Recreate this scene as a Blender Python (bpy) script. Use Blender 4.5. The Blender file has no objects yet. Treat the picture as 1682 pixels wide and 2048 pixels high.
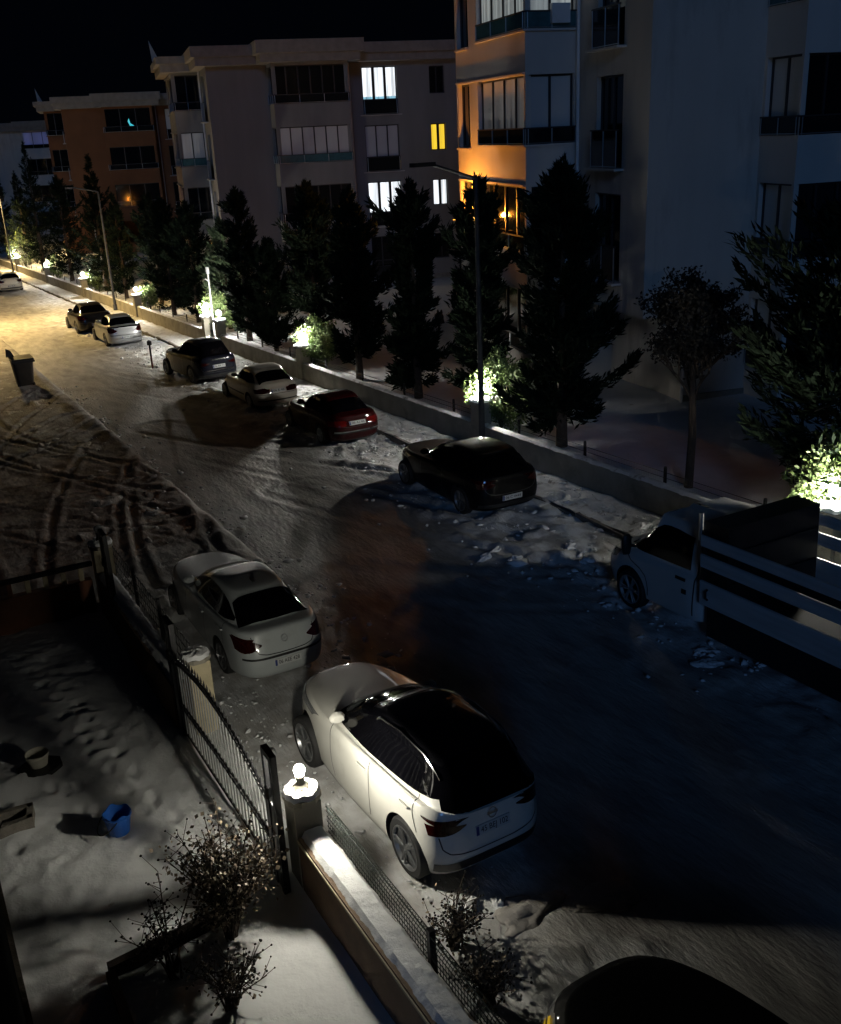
import bpy, bmesh, math, random
import numpy as np
from mathutils import Vector, Matrix
from mathutils.bvhtree import BVHTree
R = math.radians
rnd = random.Random(7)
rng = np.random.default_rng(11)
TG = -0.0373                      # the street falls gently away from the camera
sc = bpy.context.scene
col = sc.collection
def gz(y): return TG * y

# ------------------------------------------------------------------ tags
def tag(o, label=None, cat=None, group=None, kind=None):
    if label: o['label'] = label
    if cat: o['category'] = cat
    if group: o['group'] = group
    if kind: o['kind'] = kind
    return o
def empty(name, loc, rz=0.0):
    o = bpy.data.objects.new(name, None); col.objects.link(o)
    o.location = loc; o.rotation_euler = (0, 0, rz); o.empty_display_size = .2
    return o
def copy_tree(o, parent=None):
    c = o.copy(); col.objects.link(c)
    if parent is not None: c.parent = parent
    for ch in list(o.children): copy_tree(ch, c)
    return c

# ------------------------------------------------------------------ materials
def nodes(name):
    m = bpy.data.materials.new(name); m.use_nodes = True
    nt = m.node_tree; return m, nt, nt.nodes['Principled BSDF']
def pmat(name, c, rough=.6, metal=0., var=.25, scale=6., bump=0., bscale=60., stretch=(1, 1, 1), c2=None, coat=0., spec=.5, emit=None, estr=0., dirt=None):
    m, nt, b = nodes(name); N = nt.nodes; Lk = nt.links
    tc = N.new('ShaderNodeTexCoord'); mp = N.new('ShaderNodeMapping'); mp.inputs['Scale'].default_value = stretch
    Lk.new(tc.outputs['Object'], mp.inputs['Vector'])
    nz = N.new('ShaderNodeTexNoise'); nz.inputs['Scale'].default_value = scale; nz.inputs['Detail'].default_value = 6
    Lk.new(mp.outputs[0], nz.inputs['Vector'])
    rp = N.new('ShaderNodeValToRGB'); rp.color_ramp.elements[0].position = .3; rp.color_ramp.elements[1].position = .7
    lo = c2 if c2 else tuple(x * (1 - var) for x in c)
    rp.color_ramp.elements[0].color = (*lo, 1); rp.color_ramp.elements[1].color = (*c, 1)
    Lk.new(nz.outputs['Fac'], rp.inputs['Fac'])
    src = rp.outputs['Color']
    if dirt:
        dn = N.new('ShaderNodeTexNoise'); dn.inputs['Scale'].default_value = dirt[1]; dn.inputs['Detail'].default_value = 8; dn.inputs['Roughness'].default_value = .65
        Lk.new(mp.outputs[0], dn.inputs['Vector'])
        dr = N.new('ShaderNodeValToRGB'); dr.color_ramp.elements[0].position = dirt[2]; dr.color_ramp.elements[1].position = dirt[3]
        Lk.new(dn.outputs['Fac'], dr.inputs['Fac'])
        mx = N.new('ShaderNodeMix'); mx.data_type = 'RGBA'
        Lk.new(dr.outputs['Color'], mx.inputs['Factor']); Lk.new(src, mx.inputs['A']); mx.inputs['B'].default_value = (*dirt[0], 1)
        src = mx.outputs['Result']
    Lk.new(src, b.inputs['Base Color'])
    b.inputs['Roughness'].default_value = rough; b.inputs['Metallic'].default_value = metal
    b.inputs['Coat Weight'].default_value = coat; b.inputs['Coat Roughness'].default_value = .04
    b.inputs['Specular IOR Level'].default_value = spec
    if bump:
        n2 = N.new('ShaderNodeTexNoise'); n2.inputs['Scale'].default_value = bscale; n2.inputs['Detail'].default_value = 12; n2.inputs['Roughness'].default_value = .62
        Lk.new(mp.outputs[0], n2.inputs['Vector'])
        bp = N.new('ShaderNodeBump'); bp.inputs['Strength'].default_value = bump; bp.inputs['Distance'].default_value = .03
        Lk.new(n2.outputs['Fac'], bp.inputs['Height']); Lk.new(bp.outputs[0], b.inputs['Normal'])
    if emit:
        b.inputs['Emission Color'].default_value = (*emit, 1); b.inputs['Emission Strength'].default_value = estr
    return m
def emat(name, c, s): return pmat(name, (.8, .8, .8), emit=c, estr=s)
M = {}
M['snow'] = pmat('fresh_snow', (.78, .79, .8), .75, var=.12, scale=2.5, bump=.45, bscale=14, dirt=((.16, .12, .09), 1.7, .66, .78))
M['gsnow'] = pmat('garden_snow', (.78, .79, .8), .7, var=.1, scale=3, bump=.5, bscale=9, dirt=((.2, .16, .12), 2.2, .69, .8))
M['pave'] = pmat('trodden_snow', (.74, .75, .76), .75, var=.25, scale=4, bump=1., bscale=13, dirt=((.1, .085, .07), 2.6, .56, .7))
M['road'] = pmat('packed_road_snow', (.42, .405, .38), .5, var=.4, scale=3.2, stretch=(1, .22, 1), bump=.5, bscale=9, dirt=((.1, .085, .07), 1.3, .5, .74))
M['lot'] = pmat('rutted_lot_snow', (.5, .47, .44), .7, var=.4, scale=2.2, stretch=(1, .5, 1), bump=.8, bscale=11, dirt=((.12, .09, .07), 1.2, .47, .72))
M['soil'] = pmat('bare_soil', (.07, .055, .04), .9, var=.5, scale=5, bump=.8, bscale=20)
M['stucco'] = pmat('cream_stucco', (.55, .52, .47), .9, var=.12, stretch=(1, 1, .22), scale=1.2, bump=.25, bscale=70, dirt=((.3, .27, .24), 1.1, .52, .8))
M['stucco2'] = pmat('parapet_stucco', (.6, .57, .53), .9, var=.1, stretch=(1, 1, .22), scale=1.4, bump=.2, bscale=70)
M['stucco_b'] = pmat('grey_stucco', (.25, .245, .235), .9, var=.15, stretch=(1, 1, .22), scale=1.2, bump=.25, bscale=70, dirt=((.2, .19, .17), .5, .5, .85))
M['stucco_c'] = pmat('brown_stucco', (.2, .085, .035), .9, var=.15, scale=1.2, bump=.25, bscale=70)
M['roofm'] = pmat('roof_fascia', (.3, .27, .23), .85, var=.25, scale=3, bump=.2)
M['frame'] = pmat('dark_window_frame', (.03, .03, .033), .4, var=.2)
M['glass'] = pmat('dark_window_glass', (.006, .008, .01), .06, var=.3, spec=.6)
M['rail'] = pmat('steel_rail', (.55, .56, .57), .3, metal=.9, var=.15)
M['bglass'] = pmat('dark_balcony_glass', (.01, .013, .016), .08, var=.3)
M['teal'] = pmat('teal_balcony_glass', (.06, .16, .18), .1, var=.3)
M['curtain'] = pmat('grey_curtain', (.42, .42, .4), .9, var=.3, scale=5, stretch=(4, 4, .3))
M['white'] = pmat('white_plastic', (.75, .75, .75), .5, var=.08)
M['stone'] = pmat('wall_render', (.3, .28, .23), .9, var=.3, scale=2.2, bump=.4, bscale=40, dirt=((.13, .12, .1), 1.4, .5, .75))
M['ystone'] = pmat('yellow_pillar_render', (.5, .43, .28), .85, var=.25, scale=5, bump=.35, bscale=45)
M['brown'] = pmat('brown_painted_wall', (.19, .12, .07), .85, var=.35, scale=3, bump=.3, dirt=((.09, .06, .04), 2, .5, .75))
M['red'] = pmat('red_brown_wall', (.22, .09, .05), .85, var=.35, scale=3, bump=.3)
M['iron'] = pmat('black_iron', (.018, .018, .02), .38, metal=.4, var=.3, scale=20)
M['giron'] = pmat('grey_iron_bars', (.3, .31, .31), .45, metal=.5, var=.3, scale=20)
M['wire'] = pmat('green_fence_wire', (.022, .034, .03), .45, metal=.3, var=.2)
M['galv'] = pmat('galvanised_steel', (.4, .42, .43), .45, metal=.7, var=.25, scale=9)
M['dkgalv'] = pmat('dark_lamp_post', (.045, .047, .05), .6, metal=.3, var=.25, scale=9)  # galvanised grey in a darker, even tone for the posts
M['socket'] = pmat('lamp_socket', (.16, .15, .11), .5, var=.2)
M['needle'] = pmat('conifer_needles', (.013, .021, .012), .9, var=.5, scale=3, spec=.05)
M['needle2'] = pmat('lit_conifer_needles', (.07, .11, .05), .75, var=.5, scale=3)  # brighter needle copy, lamp light on one tree put into the colour
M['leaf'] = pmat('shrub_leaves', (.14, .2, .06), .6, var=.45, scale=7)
M['dry'] = pmat('dry_brown_leaves', (.014, .012, .009), .85, var=.5, scale=6)
M['hip'] = pmat('frosted_dry_leaves', (.27, .21, .14), .7, var=.6, scale=20)
M['bark'] = pmat('bark', (.07, .05, .035), .95, var=.4, scale=9, bump=.7, bscale=25)
M['tyre'] = pmat('tyre_rubber', (.015, .015, .016), .75, var=.3, scale=10)
M['rim'] = pmat('alloy_rim', (.32, .33, .34), .35, metal=.85, var=.2)
M['carglass'] = pmat('car_glass', (.002, .002, .003), .05, var=.3, spec=.16)
M['black'] = pmat('black_trim', (.012, .012, .013), .45, var=.3)
M['well'] = pmat('wheel_well', (.008, .008, .008), .9, var=.2)
M['redlens'] = pmat('dark_red_lens', (.028, .002, .002), .12, var=.4, coat=.6)
M['redlens2'] = pmat('red_lens', (.12, .006, .006), .12, var=.4, coat=.6)
M['lens'] = pmat('clear_lens', (.35, .36, .37), .1, metal=.3, var=.3, coat=.8)
M['chrome'] = pmat('chrome', (.75, .76, .77), .12, metal=1., var=.1)
M['plate'] = pmat('number_plate', (.5, .52, .52), .4, var=.08)
M['ink'] = pmat('plate_ink', (.008, .008, .01), .5, var=.1)
M['eublue'] = pmat('plate_blue', (.02, .04, .18), .5, var=.1)
M['wood'] = pmat('weathered_board', (.045, .032, .022), .85, var=.4, scale=8, stretch=(1, 6, 6), bump=.4)
M['blue'] = pmat('blue_plastic', (.015, .1, .42), .45, var=.25, scale=9)
M['clay'] = pmat('old_white_plastic', (.42, .4, .34), .6, var=.25, scale=8)
M['concrete'] = pmat('rough_concrete', (.22, .2, .17), .95, var=.4, scale=8, bump=.7, bscale=30)
M['binm'] = pmat('dark_bin_plastic', (.035, .028, .022), .5, var=.3, scale=6)
M['bulb'] = emat('lit_bulb', (1, .95, .8), 1250)
M['globe'] = emat('lit_globe', (1, .97, .88), 1250)
M['sodium'] = emat('sodium_lamp', (1, .68, .26), 7500)
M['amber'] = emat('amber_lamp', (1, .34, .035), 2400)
M['litw'] = emat('lit_room_white', (.93, .97, 1.), 1.6)
M['lity'] = emat('lit_room_yellow', (1., .72, .04), 1.0)
M['litc'] = emat('lit_room_curtain', (.75, .8, .78), .28)
M['litv'] = emat('lit_room_violet', (.25, .28, .7), .16)
M['litt'] = emat('teal_screen_glow', (.05, .75, .85), .6)
M['litd'] = emat('dim_room_curtain', (.6, .57, .45), .035)
def paint(name, c, coat=1., rough=.35, var=.06, spec=.4, dirt=None):
    return pmat(name, c, rough, var=var, scale=1.5, coat=coat, spec=spec, dirt=dirt)

# ------------------------------------------------------------------ mesh builder
class MB:
    def __init__(s): s.v = []; s.f = []; s.m = []; s.k = 0
    def add(s, vs, fs, mi=None):
        o = len(s.v); s.v += [tuple(map(float, p)) for p in vs]
        s.f += [tuple(i + o for i in f) for f in fs]; s.m += [s.k if mi is None else mi] * len(fs); return s
    def box(s, lo, hi, mat=None):
        x0, y0, z0 = lo; x1, y1, z1 = hi
        v = [(x0, y0, z0), (x1, y0, z0), (x1, y1, z0), (x0, y1, z0), (x0, y0, z1), (x1, y0, z1), (x1, y1, z1), (x0, y1, z1)]
        if mat is not None: v = [tuple(mat @ Vector(p)) for p in v]
        return s.add(v, [(0, 3, 2, 1), (4, 5, 6, 7), (0, 1, 5, 4), (1, 2, 6, 5), (2, 3, 7, 6), (3, 0, 4, 7)])
    def cbox(s, c, d, rz=0):
        m = Matrix.Translation(c) @ Matrix.Rotation(rz, 4, 'Z'); h = [x / 2 for x in d]
        return s.box((-h[0], -h[1], -h[2]), (h[0], h[1], h[2]), m)
    def prism(s, poly, z0, z1):
        n = len(poly); v = [(x, y, z0) for x, y in poly] + [(x, y, z1) for x, y in poly]
        f = [tuple(range(n))[::-1], tuple(range(n, 2 * n))] + [(i, (i + 1) % n, n + (i + 1) % n, n + i) for i in range(n)]
        return s.add(v, f)
    def tube(s, path, r, n=8, cap=True):
        P = [Vector(p) for p in path]; rr = r if hasattr(r, '__len__') else [r] * len(P); vs = []; fs = []
        t0 = None
        for i, p in enumerate(P):
            t = (P[min(i + 1, len(P) - 1)] - P[max(i - 1, 0)]).normalized()
            if t0 is None:
                a = t.orthogonal().normalized()
            else:
                a = (a - t * a.dot(t)); a = a.normalized() if a.length > 1e-6 else t.orthogonal().normalized()
            t0 = t; b = t.cross(a)
            for j in range(n):
                q = 2 * math.pi * j / n; vs.append(p + (a * math.cos(q) + b * math.sin(q)) * rr[i])
        for i in range(len(P) - 1):
            for j in range(n):
                k = (j + 1) % n; fs.append((i * n + j, i * n + k, (i + 1) * n + k, (i + 1) * n + j))
        if cap: fs.append(tuple(range(n))[::-1]); fs.append(tuple((len(P) - 1) * n + j for j in range(n)))
        return s.add(vs, fs)
    def lathe(s, prof, n=24, mat=None, close=False):
        vs = []; fs = []
        for r, z in prof:
            for j in range(n):
                q = 2 * math.pi * j / n; p = Vector((r * math.cos(q), r * math.sin(q), z)); vs.append(mat @ p if mat else p)
        L = len(prof)
        for i in range(L - 1 if not close else L):
            for j in range(n):
                k = (j + 1) % n; i2 = (i + 1) % L; fs.append((i * n + j, i * n + k, i2 * n + k, i2 * n + j))
        if not close:
            if prof[0][0] > 1e-4: fs.append(tuple(range(n))[::-1])
            if prof[-1][0] > 1e-4: fs.append(tuple((L - 1) * n + j for j in range(n)))
        return s.add(vs, fs)
    def grid(s, P, flip=False):
        nu = len(P); nv = len(P[0]); vs = [p for r in P for p in r]; fs = []
        for i in range(nu - 1):
            for j in range(nv - 1):
                f = (i * nv + j, (i + 1) * nv + j, (i + 1) * nv + j + 1, i * nv + j + 1); fs.append(f[::-1] if flip else f)
        return s.add(vs, fs)
    def build(s, name, mats, parent=None, smooth=False, ang=35):
        me = bpy.data.meshes.new(name); me.from_pydata(s.v, [], s.f)
        mats = mats if isinstance(mats, (list, tuple)) else [mats]
        for m in mats: me.materials.append(m)
        if len(mats) > 1: me.polygons.foreach_set('material_index', s.m)
        if smooth:
            me.polygons.foreach_set('use_smooth', [True] * len(me.polygons)); me.set_sharp_from_angle(angle=R(ang))
        me.update(); o = bpy.data.objects.new(name, me); col.objects.link(o)
        if parent is not None: o.parent = parent
        return o
def np_mesh(name, V, F, mat, parent=None, smooth=False):
    me = bpy.data.meshes.new(name); n = F.shape[1]
    me.vertices.add(len(V)); me.vertices.foreach_set('co', np.asarray(V, np.float32).ravel())
    me.loops.add(F.size); me.loops.foreach_set('vertex_index', F.astype(np.int32).ravel())
    me.polygons.add(len(F)); me.polygons.foreach_set('loop_start', np.arange(0, F.size, n, dtype=np.int32))
    me.polygons.foreach_set('loop_total', np.full(len(F), n, np.int32))
    if smooth: me.polygons.foreach_set('use_smooth', np.ones(len(F), bool))
    me.materials.append(mat); me.update(calc_edges=True); me.validate()
    o = bpy.data.objects.new(name, me); col.objects.link(o)
    if parent is not None: o.parent = parent
    return o
def text_mesh(name, body, size, mat, parent, mtx, ext=.002, width=None):
    cu = bpy.data.curves.new(name, 'FONT'); cu.body = body; cu.size = size; cu.align_x = 'CENTER'; cu.align_y = 'CENTER'; cu.extrude = ext
    t = bpy.data.objects.new('tmp_text', cu); col.objects.link(t)
    dg = bpy.context.evaluated_depsgraph_get(); me = bpy.data.meshes.new_from_object(t.evaluated_get(dg))
    bpy.data.objects.remove(t); bpy.data.curves.remove(cu)
    if width:
        xs = [v.co.x for v in me.vertices]; w = max(xs) - min(xs)
        for v in me.vertices: v.co.x *= width / w
    me.transform(mtx); me.materials.clear(); me.materials.append(mat); me.name = name
    o = bpy.data.objects.new(name, me); col.objects.link(o); o.parent = parent; return o

# ------------------------------------------------------------------ noise and terrain
def vnoise(x, y, seed=0):
    xi = np.floor(x).astype(np.int64); yi = np.floor(y).astype(np.int64); xf = x - xi; yf = y - yi
    def h(a, b):
        n = (a * 374761393 + b * 668265263 + seed * 974711) & 0x7fffffff
        n = ((n ^ (n >> 13)) * 1274126177) & 0x7fffffff
        return ((n ^ (n >> 16)) & 0xffff) / 65535.
    u = xf * xf * (3 - 2 * xf); w = yf * yf * (3 - 2 * yf)
    a = h(xi, yi); b = h(xi + 1, yi); c = h(xi, yi + 1); d = h(xi + 1, yi + 1)
    return (a * (1 - u) + b * u) * (1 - w) + (c * (1 - u) + d * u) * w - .5
def fbm(x, y, o=4, seed=0):
    s = 0; a = 1.
    for i in range(o): s = s + a * vnoise(x * 2 ** i + 17.3 * i, y * 2 ** i - 9.1 * i, seed + i); a *= .5
    return s
def sstep(a, b, x): t = np.clip((x - a) / (b - a), 0, 1); return t * t * (3 - 2 * t)
def axis(*segs):
    out = []
    for a, b, st in segs: out.append(np.arange(a, b, st))
    out.append(np.array([segs[-1][1]])); return np.concatenate(out)
def sheet(name, xs, ys, hf, mat, kind='structure', skirt=0):
    X, Y = np.meshgrid(xs, ys, indexing='ij'); Z = hf(X, Y)
    nx, ny = X.shape; V = np.stack([X, Y, Z], -1).reshape(-1, 3)
    I = np.arange(nx * ny).reshape(nx, ny)
    F = np.stack([I[:-1, :-1], I[1:, :-1], I[1:, 1:], I[:-1, 1:]], -1).reshape(-1, 4)
    o = np_mesh(name, V, F, mat, smooth=True); o['kind'] = kind; return o
TRACKS = [  # tyre tracks (polyline, half gauge) across the road edge and the lot
    ([(8.2, 22.), (9.2, 18.6), (10.6, 15.2), (12., 11.8)], .74, .045), ([(7.2, 31.), (8.7, 27.2), (10.4, 23.3), (12.0, 20.6)], .72, .05),
    ([(7.8, 26.5), (9.2, 22.6), (10.8, 19.2), (12.0, 16.4)], .74, .04), ([(8.0, 39.), (9.4, 35.), (10.8, 31.)], .7, .04),
    ([(6.9, 16.), (8.6, 13.8), (10.6, 12.4), (12.0, 11.6)], .74, .03), ([(7.8, 47.), (9.2, 41.), (11, 36.)], .75, .05)]
LOT = [([(5.9, 26.), (4.6, 20.), (4.2, 15.5), (4.1, 13)], .75, .06), ([(5.7, 30.), (3.6, 24), (2.6, 18.6)], .75, .05), ([(6.2, 24.), (3.2, 29.), (1.5, 34), (-2, 40)], .8, .06),
       ([(5.8, 22.), (4.7, 26.), (2.2, 33.), (2., 46.)], .75, .05), ([(5.4, 34), (1.6, 29), (-2, 24)], .7, .06), ([(5.6, 40), (2.5, 34.), (.5, 26), (.3, 18)], .75, .05)]
LOT2 = []
_r = random.Random(31)
for _i in range(9):
    _x = _r.uniform(4.2, 5.6); _y = _r.uniform(19, 33); _b = _r.uniform(-.5, .9); LOT2.append(([(_x, _y), (_x - 1.1, _y + 2.6 * _b), (_x - 3.2, _y + 7 * _b), (_x - 6, _y + 11 * _b)], .72, _r.uniform(.03, .05)))
def seg_dist(X, Y, pts):
    d = np.full(X.shape, 1e9)
    P = []
    for i in range(len(pts) - 1):
        for t in np.linspace(0, 1, 5)[:-1]: P.append(np.array(pts[i]) * (1 - t) + np.array(pts[i + 1]) * t)
    P.append(np.array(pts[-1])); P = np.array(P)
    for _ in range(2): P[1:-1] = (P[:-2] + 2 * P[1:-1] + P[2:]) / 4
    for a, b in zip(P[:-1], P[1:]):
        ab = b - a; t = np.clip(((X - a[0]) * ab[0] + (Y - a[1]) * ab[1]) / (ab @ ab), 0, 1)
        d = np.minimum(d, np.hypot(X - a[0] - t * ab[0], Y - a[1] - t * ab[1]))
    return d
def ruts(X, Y, lst, w=.12):
    z = np.zeros_like(X)
    for pts, g, dep in lst:
        d = np.abs(seg_dist(X, Y, pts) - g)
        z += -dep * np.exp(-(d / w) ** 2) + dep * .8 * np.exp(-((d - 2 * w) / (.75 * w)) ** 2) * (1 + 1.2 * vnoise(X * 5, Y * 5, 3))
    return z
def dents(X, Y, pts, r, d):
    z = np.zeros_like(X); xs = X[:, 0]; ys = Y[0, :]
    for px_, py_ in pts:
        i0, i1 = np.searchsorted(xs, [px_ - .3, px_ + .3]); j0, j1 = np.searchsorted(ys, [py_ - .4, py_ + .4])
        if i1 <= i0 or j1 <= j0: continue
        q = ((X[i0:i1, j0:j1] - px_) / r) ** 2 + ((Y[i0:i1, j0:j1] - py_) / (r * 1.7)) ** 2
        z[i0:i1, j0:j1] += -d * np.exp(-q * q) + d * .22 * np.exp(-((q - 2.4) / 1.2) ** 2)
    return z
FOOT = [(2.0 - .9 * t / 24 + .13 * (-1) ** t + rnd.uniform(-.05, .05), 9.2 + .3 * t) for t in range(24)] + [(.2 + .12 * t + rnd.uniform(-.06, .06), 13.6 - .33 * t + .1 * (-1) ** t) for t in range(12)] + [(rnd.uniform(-1.5, 2.3), rnd.uniform(8.5, 16)) for _ in range(14)]
PFOOT = [(12.7 + .12 * (-1) ** t + rnd.uniform(-.15, .15), 8 + .36 * t) for t in range(110)] + [(rnd.uniform(12.2, 13.2), rnd.uniform(8, 40)) for _ in range(120)]
def h_street(X, Y):
    z = TG * Y + .012 * fbm(X * 1.5, Y * .4, 4, 1)
    side = sstep(8.8, 10.4, X + .8 * vnoise(Y * .25, X * 0, 5))
    left = 1 - sstep(4.6, 6.0, X + .6 * vnoise(Y * .3, X * 0, 8))
    rough = np.maximum(side, left * sstep(11, 16, Y) + left * (1 - sstep(5.5, 8, Y)) * .9)
    lump = fbm(X * 1.6, Y * 1.3, 5, 2)
    z += rough * (.03 + .085 * lump + .05 * np.abs(vnoise(X * 6, Y * 4, 12)) + .07 * sstep(.1, .32, vnoise(X * 3.1 + 3, Y * 2.3, 14)) * (1 + vnoise(X * 9, Y * 9, 15)))
    z += ruts(X, Y, TRACKS) * (.35 + .65 * side)
    for c in (7.0, 8.35): z -= .012 * np.exp(-((X - c - .25 * vnoise(Y * .12, X * 0, 4)) / .22) ** 2)
    return z
def h_lot(X, Y):
    z = TG * Y + .09 + .05 * fbm(X * .7, Y * .6, 5, 21) + .03 * np.abs(fbm(X * 2.4, Y * 1.2, 5, 31)) + .02 * vnoise(X * 7, Y * 5, 33) + ruts(X, Y, LOT, .08) * .6 + ruts(X, Y, LOT2, .055) * .7
    z += .1 * np.exp(-((X - 5.55 - .3 * vnoise(Y * .5, X * 0, 6)) / .22) ** 2) * (.6 + vnoise(X * 2, Y * 2.2, 9))
    return z - .35 * sstep(5.75, 6.0, X)
def h_pave(X, Y):
    e = .06 * fbm(X * 2.2, Y * 1.6, 4, 41) + .05 * np.maximum(0, vnoise(X * 4.2, Y * 3.4, 45)) * (1 + vnoise(X * .3, Y * .25, 47))
    return TG * Y + .15 + e * (.5 + .5 * sstep(12.1, 12.3, X)) + dents(X, Y, PFOOT, .08, .05)
def h_yard(X, Y):
    return TG * Y + .45 + np.clip((Y - 34) * .016, 0, 2.2) * sstep(14.5, 19, X) + .05 * fbm(X * .5, Y * .5, 4, 51) + .04 * np.exp(-((X - 13.8) / .3) ** 2)
def h_garden(X, Y):
    z = TG * Y + .03 + .07 * fbm(X * .9, Y * .9, 3, 61) + .035 * fbm(X * 3.2, Y * 3.2, 4, 65)
    z += .022 * sstep(.2, .36, vnoise(X * 6.3, Y * 6.3, 70)) * sstep(-.1, .2, vnoise(X * .8, Y * .8, 71)) + .07 * np.exp(-((X - .25) ** 2 + (Y - 11.2) ** 2) / .12)
    z -= .05 * sstep(2.3, 2.6, X) * 0
    z -= .03 * np.exp(-((X - 2.0) / .5) ** 2) * sstep(4.6, 7.8, -Y + 12.4) * 0
    z += dents(X, Y, FOOT, .07, .035) + .012 * vnoise(X * 13, Y * 13, 77)
    smooth = sstep(7.9, 7.2, Y) * sstep(1.3, 1.9, X)
    return z * (1 - smooth) + (TG * Y + .05 + .03 * fbm(X * .9, Y * .9, 3, 61)) * smooth
def road_material():
    m = pmat('road_snow', (.5, .485, .46), .55, var=.45, scale=3.2, stretch=(1, .3, 1), bump=1., bscale=13, dirt=((.13, .115, .1), 1.3, .5, .76))
    nt = m.node_tree; N = nt.nodes; K = nt.links; b = N['Principled BSDF']; old = b.inputs['Base Color'].links[0].from_socket
    tc = N.new('ShaderNodeTexCoord'); sx = N.new('ShaderNodeSeparateXYZ'); K.new(tc.outputs['Object'], sx.inputs[0])
    n1 = N.new('ShaderNodeTexNoise'); n1.inputs['Scale'].default_value = .9; n1.inputs['Detail'].default_value = 7; n1.inputs['Roughness'].default_value = .6; K.new(tc.outputs['Object'], n1.inputs['Vector'])
    def mr(src, a, bb, c, d):
        q = N.new('ShaderNodeMapRange'); q.inputs['From Min'].default_value = a; q.inputs['From Max'].default_value = bb; q.inputs['To Min'].default_value = c; q.inputs['To Max'].default_value = d; K.new(src, q.inputs['Value']); return q.outputs[0]
    def ma(op, a, bb):
        q = N.new('ShaderNodeMath'); q.operation = op; K.new(a, q.inputs[0])
        if hasattr(bb, 'links'): K.new(bb, q.inputs[1])
        else: q.inputs[1].default_value = bb
        return q.outputs[0]
    off = mr(n1.outputs['Fac'], .3, .7, -1.5, 1.5); X = ma('ADD', sx.outputs['X'], off)
    f = ma('MAXIMUM', mr(X, 9.0, 10.4, 0, 1), mr(X, 5.4, 4.2, 0, .8))
    n2 = N.new('ShaderNodeTexNoise'); n2.inputs['Scale'].default_value = 3.1; n2.inputs['Detail'].default_value = 8; K.new(tc.outputs['Object'], n2.inputs['Vector'])
    f = ma('MULTIPLY', f, mr(n2.outputs['Fac'], .38, .6, 1, .25))
    mx = N.new('ShaderNodeMix'); mx.data_type = 'RGBA'; K.new(f, mx.inputs['Factor']); K.new(old, mx.inputs['A']); mx.inputs['B'].default_value = (.74, .75, .76, 1); K.new(mx.outputs['Result'], b.inputs['Base Color'])
    return m
M['road'] = road_material()
sheet('road', axis((3.02, 12.14, .075)), axis((-3, 32, .085), (32, 60, .22), (60, 190, 1.)), h_street, M['road'])
sheet('lot_ground', axis((-40, -6, .8), (-6, 6.05, .09)), axis((17.5, 40, .1), (40, 70, .3), (70, 190, 1.5)), h_lot, M['lot'])
sheet('pavement', axis((12.12, 13.4, .06)), axis((-3, 40, .08), (40, 70, .25), (70, 190, 1.)), h_pave, M['pave'])
sheet('yard_ground', axis((13.36, 15.4, .15), (15.4, 90, 1.)), axis((-5, 50, .25), (50, 230, 1.5)), h_yard, M['snow'])
sheet('garden_ground', axis((-14, -2.5, .3), (-2.5, 3.06, .05)), axis((1.5, 17.5, .05)), h_garden, M['gsnow'])
b = MB()
for i in range(90):
    y0 = -3 + i * 2.1; b.box((12.06, y0, gz(y0) - .2), (12.16, y0 + 2.09, gz(y0 + 1) + .13))
o = b.build('kerb', M['concrete']); o['kind'] = 'structure'
b = MB(); b.add([(-300, -60, 1.2), (400, -60, 1.2), (400, 700, -27.5), (-300, 700, -27.5)], [(0, 1, 2, 3)])
o = b.build('terrain', M['snow']); o['kind'] = 'structure'
# dark bare strip along the foot of the house the photo is taken from
b = MB(); b.add([(-9, 1.6, gz(1.6) + .16), (-.02, 1.6, gz(1.6) + .16), (-.02, 10.35, gz(10.35) + .16), (-9, 10.35, gz(10.35) + .16), (-9, 1.6, -1), (-.02, 1.6, -1), (-.02, 10.35, -1), (-9, 10.35, -1)],
    [(0, 1, 2, 3), (0, 4, 5, 1), (1, 5, 6, 2), (2, 6, 7, 3), (3, 7, 4, 0)]); o = b.build('path', M['soil']); o['kind'] = 'structure'

# ------------------------------------------------------------------ cars
def car_rings(rows, xm, N=120, sub=4):
    P = []
    for r in rows:
        th = np.linspace(0, 2 * np.pi, 1441); c = np.cos(th); s = np.sin(th)
        e = np.where(c > 0, r['ef'], r['er'])
        cx = np.abs(c) ** (2 / e); sy = np.abs(s) ** (2 / e)
        x = np.where(c > 0, xm + (r['xf'] - xm) * cx, xm - (xm - r['xr']) * cx); y = r['w'] * np.sign(s) * sy
        L = np.concatenate([[0], np.cumsum(np.hypot(np.diff(x), np.diff(y)))])
        t = np.linspace(0, L[-1], N + 1)[:-1]
        x = np.interp(t, L, x); y = np.interp(t, L, y)
        k = np.clip((x - r['xr']) / max(r['xf'] - r['xr'], 1e-6), 0, 1); z0, z1, z2 = r['z']
        z = z0 * (1 - k) * (1 - 2 * k) + z1 * 4 * k * (1 - k) + z2 * k * (2 * k - 1)
        P.append(np.stack([x, y, z], -1))
    P = np.array(P); out = []
    n = len(P)
    for i in range(n - 1):
        p0 = P[max(i - 1, 0)]; p1 = P[i]; p2 = P[i + 1]; p3 = P[min(i + 2, n - 1)]
        for k in range(sub):
            t = k / sub
            m1 = (p2 - p0) * .5 * .75; m2 = (p3 - p1) * .5 * .75
            h = (2 * t**3 - 3 * t**2 + 1) * p1 + (t**3 - 2 * t**2 + t) * m1 + (-2 * t**3 + 3 * t**2) * p2 + (t**3 - t**2) * m2
            out.append(h)
    out.append(P[-1]); return np.array(out)
def resample(c, n):
    c = np.array(c, float); L = np.concatenate([[0], np.cumsum(np.hypot(*np.diff(c, axis=0).T))]); t = np.linspace(0, L[-1], n)
    return np.stack([np.interp(t, L, c[:, 0]), np.interp(t, L, c[:, 1])], -1)
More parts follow.
